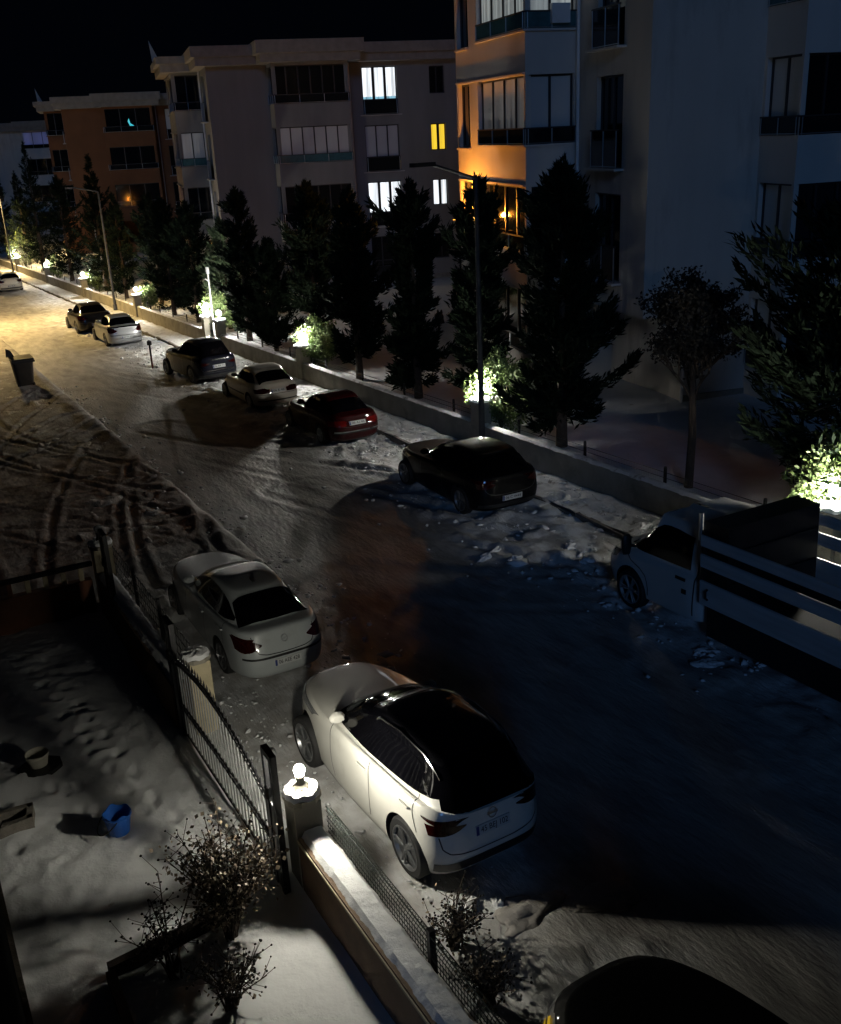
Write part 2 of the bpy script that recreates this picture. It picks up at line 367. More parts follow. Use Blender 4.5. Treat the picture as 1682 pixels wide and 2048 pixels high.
def smoothc(c, k=2):
    c = [np.array(p, float) for p in c]
    for _ in range(k):
        n = [c[0]]
        for a, b in zip(c[:-1], c[1:]): n += [a * .75 + b * .25, a * .25 + b * .75]
        n.append(c[-1]); c = n
    return np.array(c)
class Body:
    def __init__(s, V, F): s.bvh = BVHTree.FromPolygons([tuple(p) for p in V], [tuple(f) for f in F])
    def hit(s, d, u, v):
        if d == 'L': o, r = Vector((u, 3, v)), Vector((0, -1, 0))
        elif d == 'R': o, r = Vector((u, -3, v)), Vector((0, 1, 0))
        elif d == 'rear': o, r = Vector((-5, u, v)), Vector((1, 0, 0))
        elif d == 'front': o, r = Vector((8, u, v)), Vector((-1, 0, 0))
        elif d == 'rearup': o, r = Vector((-4, u, v + 2.2)), Vector((4, 0, -2.2)).normalized()
        else: o, r = Vector((u, v, 4)), Vector((0, 0, -1))
        return s.bvh.ray_cast(o, r)
    def patch(s, name, d, A, B, mat, parent, off=.004, nu=24, nv=10, sm=1, thick=.0, depth=0.):
        A = resample(smoothc(A, sm) if sm else A, nu); B = resample(smoothc(B, sm) if sm else B, nu)
        P = []; last = None
        for i in range(nu):
            row = []
            for j in range(nv):
                q = A[i] * (1 - j / (nv - 1)) + B[i] * (j / (nv - 1)); h = s.hit(d, q[0], q[1])
                row.append(h[0] + h[1] * off if h[0] is not None else None)
            P.append(row)
        for row in P:
            for j in range(nv):
                if row[j] is None:
                    c = [row[k] for k in range(nv) if row[k] is not None]; row[j] = (min(c, key=lambda z: abs(row.index(z) - j)) if c else None)
        P = [r for r in P if r[0] is not None]
        mb = MB(); mb.grid(P); o = mb.build(name, mat, parent, smooth=True, ang=50)
        bm = bmesh.new(); bm.from_mesh(o.data); bmesh.ops.recalc_face_normals(bm, faces=bm.faces)
        f = bm.faces[len(bm.faces) // 2] if len(bm.faces) else None; bm.faces.ensure_lookup_table(); f = bm.faces[len(bm.faces) // 2]
        h = s.hit(d, *((A[nu // 2] + B[nu // 2]) / 2))
        if h[0] is not None and f.normal.dot(h[1]) < 0: bmesh.ops.reverse_faces(bm, faces=bm.faces)
        bm.to_mesh(o.data); bm.free(); return o
    def strip(s, name, d, path, w, mat, parent, off=.004, n=40, sm=1):
        p = resample(smoothc(path, sm) if sm else path, n); t = np.gradient(p, axis=0); t /= np.linalg.norm(t, axis=1)[:, None] + 1e-9
        nn = np.stack([-t[:, 1], t[:, 0]], -1) * w / 2
        return s.patch(name, d, p - nn, p + nn, mat, parent, off, n, 3, 0)
def wheel(parent, x, y, r, spokes, rimm, side):
    w = .2; m = Matrix.Translation((x, y, r)) @ Matrix.Rotation(-side * math.pi / 2, 4, 'X')
    b = MB(); b.lathe([(r * .6, -w / 2), (r * .93, -w / 2), (r, -w * .32), (r, w * .32), (r * .93, w / 2), (r * .7, w / 2), (r * .66, w * .3), (.02, w * .1), (.001, w * .1)], 40, m)
    t = b.build('wheel', M['tyre'], parent, True)
    b = MB(); b.lathe([(r * .72, w * .3), (r * .735, w * .52), (r * .68, w * .53), (r * .64, w * .3)], 40, m); b.lathe([(r * .17, w * .2), (r * .15, w * .47), (.01, w * .49)], 20, m)
    for i in range(spokes):
        a = i * 2 * math.pi / spokes
        for da in (-.13, .13):
            p0 = m @ Vector((r * .1 * math.cos(a), r * .1 * math.sin(a), w * .42)); p1 = m @ Vector((r * .67 * math.cos(a + da), r * .67 * math.sin(a + da), w * .46))
            b.tube([p0, p1], [.022, .016], 6)
    b.build('rim', rimm, t, True); return t
def car(p, loc, yaw, label, paintm, group=None, name='parked_car', roofm=None, plate=None, plate_y=.0, badge=None, tail='std', detail=2, scale=(1, 1, 1)):
    wb, fo, ro, W, H, gc = p['wb'], p['fo'], p['ro'], p['W'], p['H'], p.get('gc', .2)
    belt, hz, cz, dz = p['belt'], p['hood'], p['cowlz'], p['deck']; cw, wt, rt, rw = p['cowl'], p['wtop'], p['rtop'], p['rwb']
    xF, xR = wb + fo, -ro; xm = (wt + rt) / 2 - .025
    row = lambda xf, xr, w, z, ef=4., er=4.6: dict(xf=xf, xr=xr, w=w, z=z if isinstance(z, tuple) else (z, z, z), ef=ef, er=er)
    tt = p.get('tuck', .0); gi = p.get('gin', .34)
    rows = [row(xF - .3, xR + .3, W - .2, gc, 3.2, 4), row(xF - .12, xR + .14, W - .06, gc, 3.2, 4.2), row(xF - .03, xR + .04, W - .015, (gc + .1, gc + .1, gc + .12), 3.3, 4.6),
            row(xF, xR, W, .5, 3.4, 5), row(xF - .02, xR + .01, W, (.68, .7, .68), 3.4, 5), row(xF - .1, xR + .03 + tt, W - .02, (dz - .14, belt - .09, hz - .1), 3.4, 5),
            row(xF - .22, xR + .06 + tt, W - .06, (dz - .03, belt, hz), 3.3, 4.8), row(xF - .36, xR + .12 + tt, W - .1, (dz + .005, belt + .015, hz + .03), 3.3, 4.6),
            row(cw + .08, rw - .06, W - .13, (dz + .02, belt + .02, cz), 3.6, 4.4), row(cw, rw, W - .15, (dz + .05, belt + .05, cz + .03), 3.6, 4.4),
            row((cw + wt) / 2 + .03, (rw + rt) / 2 - .03, W - .13 - gi * .42, ((dz + H) / 2 + .0, (belt + H) / 2 + .03, (cz + H) / 2 + .02), 3.6, 4.4),
            row(wt + .02, rt - .02, W - gi, (H - .1, H - .055, H - .085), 3.6, 4.4), row(wt - .12, rt + .1, W - gi - .09, (H - .05, H - .015, H - .04), 3.6, 4.4),
            row(wt - .5, rt + .45, W - gi - .35, (H - .012, H, H - .006), 3.4, 4), row(xm + .05, xm - .05, .03, H, 2.4, 2.4)]
    G = car_rings(rows, xm); nr, N, _ = G.shape; V = G.reshape(-1, 3); F = []
    for i in range(nr - 1):
        for j in range(N):
            k = (j + 1) % N; F.append((i * N + j, i * N + k, (i + 1) * N + k, (i + 1) * N + j))
    F.append(tuple(range(N))[::-1]); F.append(tuple((nr - 1) * N + j for j in range(N)))
    B = Body(V, F); root = empty(name, loc); root.scale = scale
    f = Vector((math.sin(yaw), math.cos(yaw), 0)); f.z = TG * f.y; f.normalize(); l = Vector((-f.y, f.x, 0)).normalized(); u = f.cross(l)
    root.rotation_euler = Matrix((f, l, u)).transposed().to_euler()
    tag(root, label, 'car', group)
    me = bpy.data.meshes.new('body'); me.from_pydata([tuple(q) for q in V], [], F); me.materials.append(paintm); me.materials.append(M['well'])
    tmp = bpy.data.objects.new('tmp', me); col.objects.link(tmp); cut = []
    wr = p.get('wr', .33)
    for x in (0, wb):
        for s in (-1, 1):
            mb = MB(); mb.lathe([(wr + .045, -.5), (wr + .045, .5)], 48, Matrix.Translation((x, s * (W + .23), wr + .01)) @ Matrix.Rotation(math.pi / 2, 4, 'X'))
            c = mb.build('cutter', [M['well']]); c.data.materials.clear(); c.data.materials.append(paintm); c.data.materials.append(M['well'])
            c.data.polygons.foreach_set('material_index', [1] * len(c.data.polygons)); cut.append(c)
            md = tmp.modifiers.new('b', 'BOOLEAN'); md.operation = 'DIFFERENCE'; md.object = c; md.solver = 'EXACT'
    dg = bpy.context.evaluated_depsgraph_get(); me2 = bpy.data.meshes.new_from_object(tmp.evaluated_get(dg)); me2.name = 'body'
    for c in cut: bpy.data.objects.remove(c)
    bpy.data.objects.remove(tmp)
    me2.polygons.foreach_set('use_smooth', [True] * len(me2.polygons)); me2.set_sharp_from_angle(angle=R(38))
    body = bpy.data.objects.new('body', me2); col.objects.link(body); body.parent = root
    for x in (0, wb):
        for s in (-1, 1): wheel(root, x, s * (W - .115), wr, p.get('spokes', 5), p.get('rimm', M['rim']), s)
    # glazing
    gt = H - .115; gb = belt + .055
    sw = p['side']                                   # [(x, z0or'b', 't')] outlines per pane: bottom curve, top curve
    for s in ('L', 'R'):
        if p.get('surround', True):
            B.patch('window_surround', s, *p['band'], p.get('bandm', M['carglass']), root, .008, 50, 16)
        for A, Bc in sw: B.patch('side_window', s, A, Bc, M['carglass'], root, .012, 30, 12)
    yw = W - gi - .04; yb = W - .24
    B.patch('windscreen', 'top', [(cw - .06, -yb), (cw + .02, 0), (cw - .06, yb)], [(wt + .06, -yw), (wt + .1, 0), (wt + .06, yw)], M['carglass'], root, .008, 44, 26)
    rg = p['rear']                                    # rear window (x) from deck to roof
    B.patch('rear_window', 'top', [(rg[0], -yb - rg[2]), (rg[0] - rg[3], 0), (rg[0], yb + rg[2])], [(rg[1], -yw - rg[4]), (rg[1], 0), (rg[1], yw + rg[4])], M['carglass'], root, .008, 44, 26, 2)
    if roofm: B.patch('roof_panel', 'top', [(wt + .06, -yw - .03), (wt + .1, 0), (wt + .06, yw + .03)], [(rg[1], -yw - .03), (rg[1], 0), (rg[1], yw + .03)], roofm, root, .0055, 44, 44)
    # doors
    if detail > 1:
        for s in ('L', 'R'):
            for dpath in p['doors']:
                d = B.strip('door', s, dpath, .014, M['black'], root, .003, 60, 1)
            for hx, hz_ in p['handles']:
                h = B.hit(s, hx, hz_); mb = MB(); n = h[1]
                mb.tube([h[0] + Vector((-.1, 0, 0)) - n * .01, h[0] + Vector((-.09, 0, .004)) + n * .025, h[0] + Vector((.09, 0, .0)) + n * .025, h[0] + Vector((.1, 0, 0)) - n * .01], .014, 8)
                mb.build('door_handle', p.get('handm', paintm), root, True)
    for s in (-1, 1):
        h = B.hit('L' if s > 0 else 'R', cw - .32, belt + .06); c = h[0] + Vector((.06, s * .11, .05))
        mb = MB(); mb.lathe([(.001, -.06), (.07, -.055), (.1, -.02), (.105, .02), (.08, .05), (.001, .06)], 20, Matrix.Translation(c) @ Matrix.Diagonal((.85, 1.15, .72, 1)) @ Matrix.Rotation(R(90), 4, 'Y'))
        mb.tube([h[0] + Vector((.06, -s * .02, -.02)), c], .022, 8); mb.build('mirror', p.get('mirm', paintm), root, True)
    # lamps, plate
    for s in (-1, 1):
        if tail != 'none':
            A, Bc = p['tail']; B.patch('tail_light', 'rear', [(s * a, z) for a, z in A], [(s * a, z) for a, z in Bc], p.get('tailm', M['redlens']), root, .006, 20, 8)
            if 'tailside' in p:
                A, Bc = p['tailside']; B.patch('tail_light', 'L' if s > 0 else 'R', A, Bc, p.get('tailm', M['redlens']), root, .006, 16, 6)
        A = [(s * (W - .42), hz - .16), (s * (W - .1), hz - .12)]; Bc = [(s * (W - .4), hz - .04), (s * (W - .09), hz - .02)]
        B.patch('headlight', 'front', A, Bc, M['lens'], root, .006, 12, 6)
        A = [(wb + fo - .45, hz - .1), (wb + fo - .16, hz - .16)]; Bc = [(wb + fo - .5, hz - .04), (wb + fo - .17, hz - .06)]
        B.patch('headlight', 'L' if s > 0 else 'R', A, Bc, M['lens'], root, .006, 12, 6)
    B.patch('grille', 'front', [(-W + .5, .55), (W - .5, .55)], [(-W + .45, hz - .16), (W - .45, hz - .16)], M['black'], root, .006, 16, 6)
    bl = p.get('bumperline')
    if bl: B.patch('bumper', 'rear', [(-W + .12, bl[0]), (0, bl[0] - .01), (W - .12, bl[0])], [(-W + .12, bl[1]), (0, bl[1]), (W - .12, bl[1])], bl[2], root, .006, 26, 5)
    sl = p.get('seam')
    for q in sl or []: B.strip('boot_lid', 'rear', q, .016, M['black'], root, .003, 50)
    for q in p.get('chromeline', []): B.strip('chrome_strip', 'rear', q[0], q[1], M['chrome'], root, .014, 40)
    for q in p.get('sideline', []):
        for s in ('L', 'R'): B.strip('rubbing_strip', s, q[0], q[1], M['black'], root, .008, 50, 0)
    if plate:
        pz, pw = p['platez'], .52; h = B.hit('rear', 0, pz); n = h[1]
        zx = Vector((n.x, 0, n.z)).normalized(); m = Matrix((Vector((0, -1, 0)), zx.cross(Vector((0, -1, 0))), zx)).transposed().to_4x4(); m.translation = h[0] + zx * .012
        mb = MB(); mb.box((-pw / 2, -.06, -.012), (pw / 2, .06, .004), m); pl = mb.build('number_plate', M['plate'], root)
        mb = MB(); mb.box((-pw / 2 + .004, -.054, .0045), (-pw / 2 + .045, .054, .006), m); mb.build('country_band', M['eublue'], pl)
        text_mesh('plate_characters', plate, .1, M['ink'], pl, m @ Matrix.Translation((.02, 0, .006)), .001, .41)
    if badge:
        h = B.hit('rear', 0, p['badgez']); n = Vector((h[1].x, 0, h[1].z)).normalized(); yv = n.cross(Vector((0, -1, 0)))
        m = Matrix((Vector((0, -1, 0)), yv, n)).transposed().to_4x4(); m.translation = h[0] + n * .012
        mb = MB(); mb.lathe([(.052, -.012), (.066, -.012), (.066, .01), (.052, .01)], 28, m, True)
        if badge == 'bolt': mb.add([m @ Vector(q) for q in ((-.06, -.016, .006), (.012, -.004, .006), (.06, .016, .006), (-.012, .006, .006))], [(0, 1, 2, 3)])
        else: mb.box((-.078, -.014, -.004), (.078, .014, .012), m)
        mb.build('badge', M['chrome'] if badge == 'bar' else M['galv'], root, True)
    return root, B
def flat(z, x0, x1, n=2): return [(x0 + (x1 - x0) * i / (n - 1), z) for i in range(n)]

SEDAN = dict(wb=2.685, fo=.93, ro=1.04, W=.907, H=1.49, gc=.2, belt=.97, hood=.86, cowlz=1.0, deck=1.06, cowl=2.05, wtop=1.2, rtop=-.06, rwb=-.62, wr=.325, gin=.36, tuck=.05,
    band=([(-.38, 1.1), (.1, 1.03), (1, 1.02), (1.95, 1.02)], [(-.36, 1.14), (.1, 1.34), (.6, 1.4), (1.05, 1.38), (1.9, 1.07)]),
    side=[([(-.3, 1.12), (0, 1.06), (.66, 1.05)], [(-.28, 1.14), (.1, 1.31), (.66, 1.37)]), ([(.74, 1.05), (1.2, 1.045), (1.84, 1.04)], [(.74, 1.37), (1.05, 1.36), (1.82, 1.07)])],
    rear=(-.6, -.1, .03, .06, .06), doors=[[(.7, 1.02), (.7, .6), (.72, .3)], [(1.72, 1.0), (1.75, .6), (1.7, .3)], [(-.22, 1.05), (-.2, .9), (-.26, .68)]],
    handles=[(.82, .88), (-.12, .92)], platez=.5, badgez=.87,
    tail=([(.44, .83), (.62, .74), (.78, .72), (.84, .76)], [(.44, .85), (.6, .92), (.76, .965), (.845, .95)]), tailside=([(-.92, .8), (-.7, .9), (-.56, .96)], [(-.92, .95), (-.74, .97), (-.56, .975)]),
    seam=[[(-.6, .985), (-.58, .8), (-.5, .68), (0, .655), (.5, .68), (.58, .8), (.6, .985)]], bumperline=(.6, .635, M['black']), spokes=5)
SUV = dict(wb=2.665, fo=.88, ro=.87, W=.918, H=1.6, gc=.24, belt=1.04, hood=.99, cowlz=1.12, deck=1.09, cowl=1.98, wtop=1.12, rtop=-.42, rwb=-.72, wr=.36, gin=.34,
    band=([(-.68, 1.24), (-.3, 1.14), (.6, 1.08), (1.95, 1.07)], [(-.6, 1.36), (-.3, 1.5), (.4, 1.555), (1.02, 1.55), (1.9, 1.13)]),
    side=[([(-.3, 1.17), (.1, 1.12), (.72, 1.1)], [(-.28, 1.38), (.2, 1.46), (.72, 1.47)]), ([(.8, 1.1), (1.3, 1.09), (1.84, 1.09)], [(.8, 1.47), (1.0, 1.47), (1.8, 1.14)])],
    rear=(-.74, -.36, .1, .03, .07), doors=[[(.76, 1.05), (.76, .6), (.78, .34)], [(1.78, 1.05), (1.8, .6), (1.74, .34)], [(-.2, 1.13), (-.2, .95), (-.28, .74)]],
    handles=[(.92, .93), (-.06, .97)], platez=.72, badgez=.88,
    tail=([(.38, .84), (.52, .79), (.7, .77), (.83, .78)], [(.38, .855), (.52, .87), (.7, .895), (.84, .91)]), tailside=([(-.7, .79), (-.5, .9), (-.34, .97)], [(-.72, .92), (-.52, .955), (-.34, .985)]),
    seam=[[(-.74, .76), (-.7, .56), (-.4, .5), (0, .495), (.4, .5), (.7, .56), (.74, .76)]], bumperline=(.3, .42, M['black']), spokes=5)
HATCH = dict(SUV, wb=2.67, fo=.85, ro=.82, W=.905, H=1.46, gc=.19, belt=.97, hood=.86, cowlz=1.0, deck=1.02, cowl=2.05, wtop=1.15, rtop=-.35, rwb=-.68, wr=.33,
    band=([(-.5, 1.12), (-.2, 1.04), (.6, 1.0), (1.95, 1.0)], [(-.48, 1.14), (-.2, 1.28), (.4, 1.36), (1.02, 1.37), (1.9, 1.05)]),
    side=[([(-.3, 1.08), (.1, 1.04), (.72, 1.03)], [(-.28, 1.24), (.2, 1.32), (.72, 1.34)]), ([(.8, 1.03), (1.3, 1.02), (1.84, 1.02)], [(.8, 1.34), (1.0, 1.34), (1.8, 1.06)])],
    rear=(-.68, -.36, .04, .04, .05), platez=.48, badgez=.9, handles=[(.9, .86), (-.06, .9)],
    doors=[[(.76, .98), (.76, .6), (.78, .3)], [(1.78, .98), (1.8, .6), (1.74, .3)], [(-.2, 1.05), (-.2, .9), (-.27, .68)]],
    tail=([(.44, .8), (.6, .74), (.8, .74)], [(.44, .84), (.62, .9), (.82, .92)]), tailside=([(-.76, .76), (-.6, .86), (-.42, .93)], [(-.78, .92), (-.6, .945), (-.42, .955)]),
    seam=[[(-.7, .86), (-.64, .64), (-.4, .58), (0, .575), (.4, .58), (.64, .64), (.7, .86)]], bumperline=(.28, .37, M['black']))
OLD = dict(SEDAN, wb=2.46, fo=.82, ro=.95, W=.845, H=1.38, gc=.2, belt=.89, hood=.78, cowlz=.9, deck=.95, cowl=1.85, wtop=1.1, rtop=-.02, rwb=-.55, wr=.29, gin=.3,
    band=([(-.32, .97), (.1, .94), (1, .94), (1.78, .93)], [(-.3, 1.0), (.06, 1.25), (.6, 1.3), (1.0, 1.28), (1.72, .98)]),
    side=[([(-.26, .98), (.1, .96), (.6, .95)], [(-.24, 1.0), (.1, 1.22), (.6, 1.27)]), ([(.68, .95), (1.1, .95), (1.7, .945)], [(.68, 1.27), (.95, 1.26), (1.66, .97)])],
    doors=[[(.64, .93), (.64, .6), (.66, .3)], [(1.56, .9), (1.6, .6), (1.56, .3)], [(-.15, .95), (-.15, .8), (-.22, .6)]], handles=[(.76, .8), (-.05, .82)],
    rear=(-.53, -.06, .03, .04, .06), platez=.72, badgez=.87, tail=([(.36, .66), (.6, .655), (.8, .67)], [(.36, .8), (.6, .81), (.8, .82)]), tailside=([(-.9, .67), (-.7, .68), (-.62, .7)], [(-.9, .81), (-.7, .82), (-.62, .8)]),
    seam=[[(-.66, .92), (-.64, .62), (.64, .62), (.66, .92)]], bumperline=(.44, .48, M['black']), spokes=8, rimm=M['galv'])
LIFT = dict(OLD, wb=2.517, fo=.8, ro=.78, H=1.41, deck=.97, rtop=-.1, rwb=-.62, rear=(-.6, -.16, .0, .03, .05), bumperline=(.36, .4, M['black']), platez=.7,
    tail=([(.3, .64), (.6, .635), (.78, .65)], [(.3, .77), (.6, .78), (.78, .79)]), sideline=[([(.36, .5), (2.1, .5)], .06)], chromeline=[], seam=[[(-.7, .6), (.7, .6)]])

M['p_white'] = paint('white_car_paint', (.64, .63, .58), dirt=((.36, .35, .31), 2.2, .55, .95)); M['p_white2'] = paint('grey_white_car_paint', (.42, .455, .465), dirt=((.25, .24, .22), 2.2, .55, .95)); M['p_black'] = paint('black_car_paint', (.003, .003, .004), rough=.5, coat=.45, spec=.05)
M['p_red'] = paint('dark_red_car_paint', (.022, .0015, .002), coat=.45, rough=.5, spec=.05); M['p_old'] = paint('aged_white_paint', (.5, .46, .4), .3); M['p_blue'] = paint('dark_blue_car_paint', (.006, .007, .014), coat=.45, rough=.5, spec=.05)
M['p_silver'] = pmat('silver_car_paint', (.42, .43, .44), .35, metal=.5, coat=.6, var=.08); M['p_dark'] = paint('dark_grey_car_paint', (.012, .011, .011), coat=.45, rough=.5, spec=.05); M['p_gloss'] = paint('black_roof_gloss', (.004, .004, .005), rough=.12)
suv, SB = car(dict(SUV, wb=2.64, fo=.78, ro=.62, gc=.19), (4.57, 7.98, gz(7.98)), R(-2.), 'white crossover car with black roof parked beside the lit gate lamp', M['p_white'], 'cars parked along the near side', roofm=M['p_gloss'], plate='45 BEJ 102', badge='bar', scale=(.98, .82, .95))
for s in ('L', 'R'):
    pts = []
    for x, z in [(-.35, 1.475), (-.1, 1.5), (.4, 1.52), (.85, 1.52)]:
        h = SB.hit('top', x, (1 if s == 'L' else -1) * .585); pts.append(h[0] + Vector((0, 0, .035)))
    b = MB(); b.tube([pts[0] - Vector((.06, 0, .05))] + pts + [pts[-1] + Vector((.08, 0, -.05))], .016, 8); b.build('roof_rail', M['chrome'], suv, True)
ast, AB = car(SEDAN, (4.37, 13.68, gz(13.68)), R(-.5), 'pale grey-white saloon car parked behind the white crossover by the garden fence', M['p_white2'], 'cars parked along the near side', plate='06 AEE 428', badge='bolt', scale=(.97, .8, .88))
b = MB(); h = AB.hit('top', .25, 0); b.add([h[0] + Vector(q) for q in ((.1, -.02, 0), (.1, .02, 0), (-.09, .03, 0), (-.09, -.03, 0), (-.06, -.008, .055), (-.06, .008, .055))], [(0, 1, 5, 4), (1, 2, 5), (2, 3, 4, 5), (3, 0, 4)]); b.build('aerial_fin', M['black'], ast)
G2 = 'cars parked along the far kerb'
car(HATCH, (11.2, 17.75, gz(17.75)), R(1), 'glossy black hatchback parked at the far kerb under the street lamp post', M['p_black'], G2, plate='06 C 4444', scale=(1, .93, .94))
car(dict(OLD, tailm=M['redlens2'], chromeline=[([(-.7, .5), (0, .49), (.7, .5)], .03)]), (11.15, 25.4, gz(25.4)), R(1), 'dark red saloon with bright bumper strip behind the black hatchback', M['p_red'], G2, plate='06 AI 46', scale=(1, .93, .94))
car(LIFT, (11.1, 31.15, gz(31.15)), R(0), 'old white liftback with black side strips, third car along the far kerb', M['p_old'], G2, plate='06 E 46', scale=(1, .93, .94))
car(dict(SUV, H=1.66, W=.89, chromeline=[([(-.6, .58), (0, .57), (.6, .58)], .03), ([(-.3, .98), (.3, .98)], .05)]), (10.95, 37.1, gz(37.1)), R(-5), 'tall dark blue family car just before the pair of lit entrance pillars', M['p_blue'], G2, plate='06 BK 71', scale=(1, .93, .94))
car(dict(SEDAN, chromeline=[([(-.8, 1.0), (0, 1.02), (.8, 1.0)], .06), ([(-.7, .46), (0, .45), (.7, .46)], .06)]), (10.5, 49.6, gz(49.6)), R(0), 'silver saloon parked in front of a dark saloon far down the street', M['p_silver'], G2, plate='06 DF 20', scale=(1, .93, .94))
car(SEDAN, (10.35, 55.6, gz(55.6)), R(0), 'dark saloon half hidden ahead of the silver saloon', M['p_dark'], G2, plate='06 BT 9', detail=1)
car(HATCH, (10.15, 85.6, gz(85.6)), R(0), 'small pale hatchback in the yellow glow at the far end', M['p_white'], G2, plate='06 AK 3', detail=1)
M['p_matte'] = paint('matte_black_paint', (.003, .003, .003), coat=.08, rough=.6, spec=.03)
nc, NB = car(dict(SUV, wb=2.75, fo=.9, ro=.95, H=1.5), (4.16, 1.5, gz(1.5)), R(-2), 'black car with an amber corner light in deep shadow at the bottom edge', M['p_matte'], 'cars parked along the near side', tail='std')
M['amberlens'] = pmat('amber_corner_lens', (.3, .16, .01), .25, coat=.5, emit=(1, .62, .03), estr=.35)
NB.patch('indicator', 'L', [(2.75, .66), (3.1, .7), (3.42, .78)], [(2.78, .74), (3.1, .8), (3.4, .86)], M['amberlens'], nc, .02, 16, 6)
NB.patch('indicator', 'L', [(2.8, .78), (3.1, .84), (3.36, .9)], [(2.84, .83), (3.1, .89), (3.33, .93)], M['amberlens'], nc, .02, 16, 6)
# ------------------------------------------------------------------ pickup truck with board sides
def truck():
    root = empty('pickup_truck', (11.1, 11.86, gz(11.86)))
    f = Vector((0, 1, TG)).normalized(); l = Vector((-1, 0, 0)); u = f.cross(l)
    root.rotation_euler = Matrix((f, l, u)).transposed().to_euler()
    tag(root, 'white pickup truck with three pale side boards and dark headboard, at the far kerb', 'truck')
    W = .97; row = lambda xf, xr, w, z, ef=3.6, er=9.: dict(xf=xf, xr=xr, w=w, z=z if isinstance(z, tuple) else (z,) * 3, ef=ef, er=er)
    rows = [row(.7, -1.5, W - .15, .28), row(.86, -1.62, W - .03, .3), row(.93, -1.62, W, .5), row(.92, -1.62, W, .68), row(.82, -1.62, W - .02, (.94, .9, .82)), row(.7, -1.62, W - .06, (1.0, .98, .9)),
            row(.3, -1.62, W - .08, (1.03, 1.02, 1.06)), row(.2, -1.62, W - .09, (1.06, 1.05, 1.1)), row(-.25, -1.6, W - .18, (1.44, 1.44, 1.42)), row(-.62, -1.56, W - .28, (1.7, 1.71, 1.69)), row(-.72, -1.45, W - .4, (1.75, 1.76, 1.74)), row(-.95, -1.05, .03, 1.77)]
    G = car_rings(rows, -.45, 112, 4); nr, N, _ = G.shape; V = G.reshape(-1, 3)
    F = [(i * N + j, i * N + (j + 1) % N, (i + 1) * N + (j + 1) % N, (i + 1) * N + j) for i in range(nr - 1) for j in range(N)] + [tuple(range(N))[::-1], tuple((nr - 1) * N + j for j in range(N))]
    B = Body(V, F); P = paint('truck_white_paint', (.6, .6, .58), .5, .4)
    me = bpy.data.meshes.new('cab'); me.from_pydata([tuple(q) for q in V], [], F); me.materials.append(P); me.materials.append(M['well'])
    tmp = bpy.data.objects.new('tmp', me); col.objects.link(tmp); cut = []
    for s in (-1, 1):
        mb = MB(); mb.lathe([(.4, -.5), (.4, .5)], 48, Matrix.Translation((0, s * (W + .2), .35)) @ Matrix.Rotation(math.pi / 2, 4, 'X'))
        c = mb.build('cutter', [P, M['well']]); c.data.materials.clear(); c.data.materials.append(P); c.data.materials.append(M['well']); c.data.polygons.foreach_set('material_index', [1] * len(c.data.polygons)); cut.append(c)
        md = tmp.modifiers.new('b', 'BOOLEAN'); md.operation = 'DIFFERENCE'; md.object = c; md.solver = 'EXACT'
    me2 = bpy.data.meshes.new_from_object(tmp.evaluated_get(bpy.context.evaluated_depsgraph_get())); me2.name = 'cab'
    for c in cut + [tmp]: bpy.data.objects.remove(c)
    me2.polygons.foreach_set('use_smooth', [True] * len(me2.polygons)); me2.set_sharp_from_angle(angle=R(38))
    cab = bpy.data.objects.new('cab', me2); col.objects.link(cab); cab.parent = root
    for x in (0, -4.4):
        for s in (-1, 1): wheel(root, x, s * (W - .1 - (.16 if x < -1 else 0)), .34, 6, M['galv'], s)
    for s, d in ((1, 'L'), (-1, 'R')):
        B.patch('side_window', d, [(-1.32, 1.08), (-.6, 1.07), (.14, 1.06)], [(-1.28, 1.57), (-.8, 1.62), (-.5, 1.58), (.02, 1.14)], M['carglass'], root, .006, 30, 10)
        B.strip('door', d, [(-1.45, 1.55), (-1.46, 1.0), (-1.44, .38)], .02, M['black'], root, .004, 60)
        B.strip('door', d, [(.14, 1.05), (.1, .9), (-.36, .76), (-.46, .55), (-.44, .38)], .018, M['black'], root, .004, 60)
        B.patch('door_handle', d, [(-1.3, .9), (-1.08, .9)], [(-1.3, .95), (-1.08, .95)], M['black'], root, .014, 10, 4)
        B.patch('fuel_cap' if s > 0 else 'side_marker', d, [(-1.33, .7), (-1.23, .7)], [(-1.33, .78), (-1.23, .78)], M['black'], root, .01, 8, 4)
        mb = MB(); c = Vector((-.05, s * (W + .1), 1.17)); mb.lathe([(.001, -.14), (.07, -.13), (.09, -.05), (.09, .08), (.06, .14), (.001, .15)], 16, Matrix.Translation(c) @ Matrix.Diagonal((.6, 1, 1.2, 1)))
        mb.tube([(-.05, s * (W - .1), 1.1), c], .025, 8); mb.build('mirror', M['black'], root, True)
        A = [(.4, .8), (.78, .68)]; Bc = [(.3, .93), (.74, .84)]; B.patch('headlight', d, A, Bc, M['lens'], root, .008, 12, 6)
    B.patch('windscreen', 'top', [(.22, -.72), (.32, 0), (.22, .72)], [(-.52, -.6), (-.48, 0), (-.52, .6)], M['carglass'], root, .006, 24, 12)
    B.patch('bumper', 'front', [(-.85, .34), (.85, .34)], [(-.85, .52), (.85, .52)], M['black'], root, .012, 20, 5)
    BD = pmat('pale_side_boards', (.6, .62, .63), .6, metal=0., var=.25, scale=3, stretch=(.3, 1, 4), bump=.15)
    x0, x1 = -1.72, -6.9
    mb = MB(); mb.box((x1, -.94, .64), (x0, .94, .71)); mb.build('bed_floor', M['well'], root); mb = MB(); mb.box((x1, -.45, .42), (x0 + .12, -.35, .638)); mb.box((x1, .35, .42), (x0 + .12, .45, .638)); mb.build('chassis', M['black'], root)
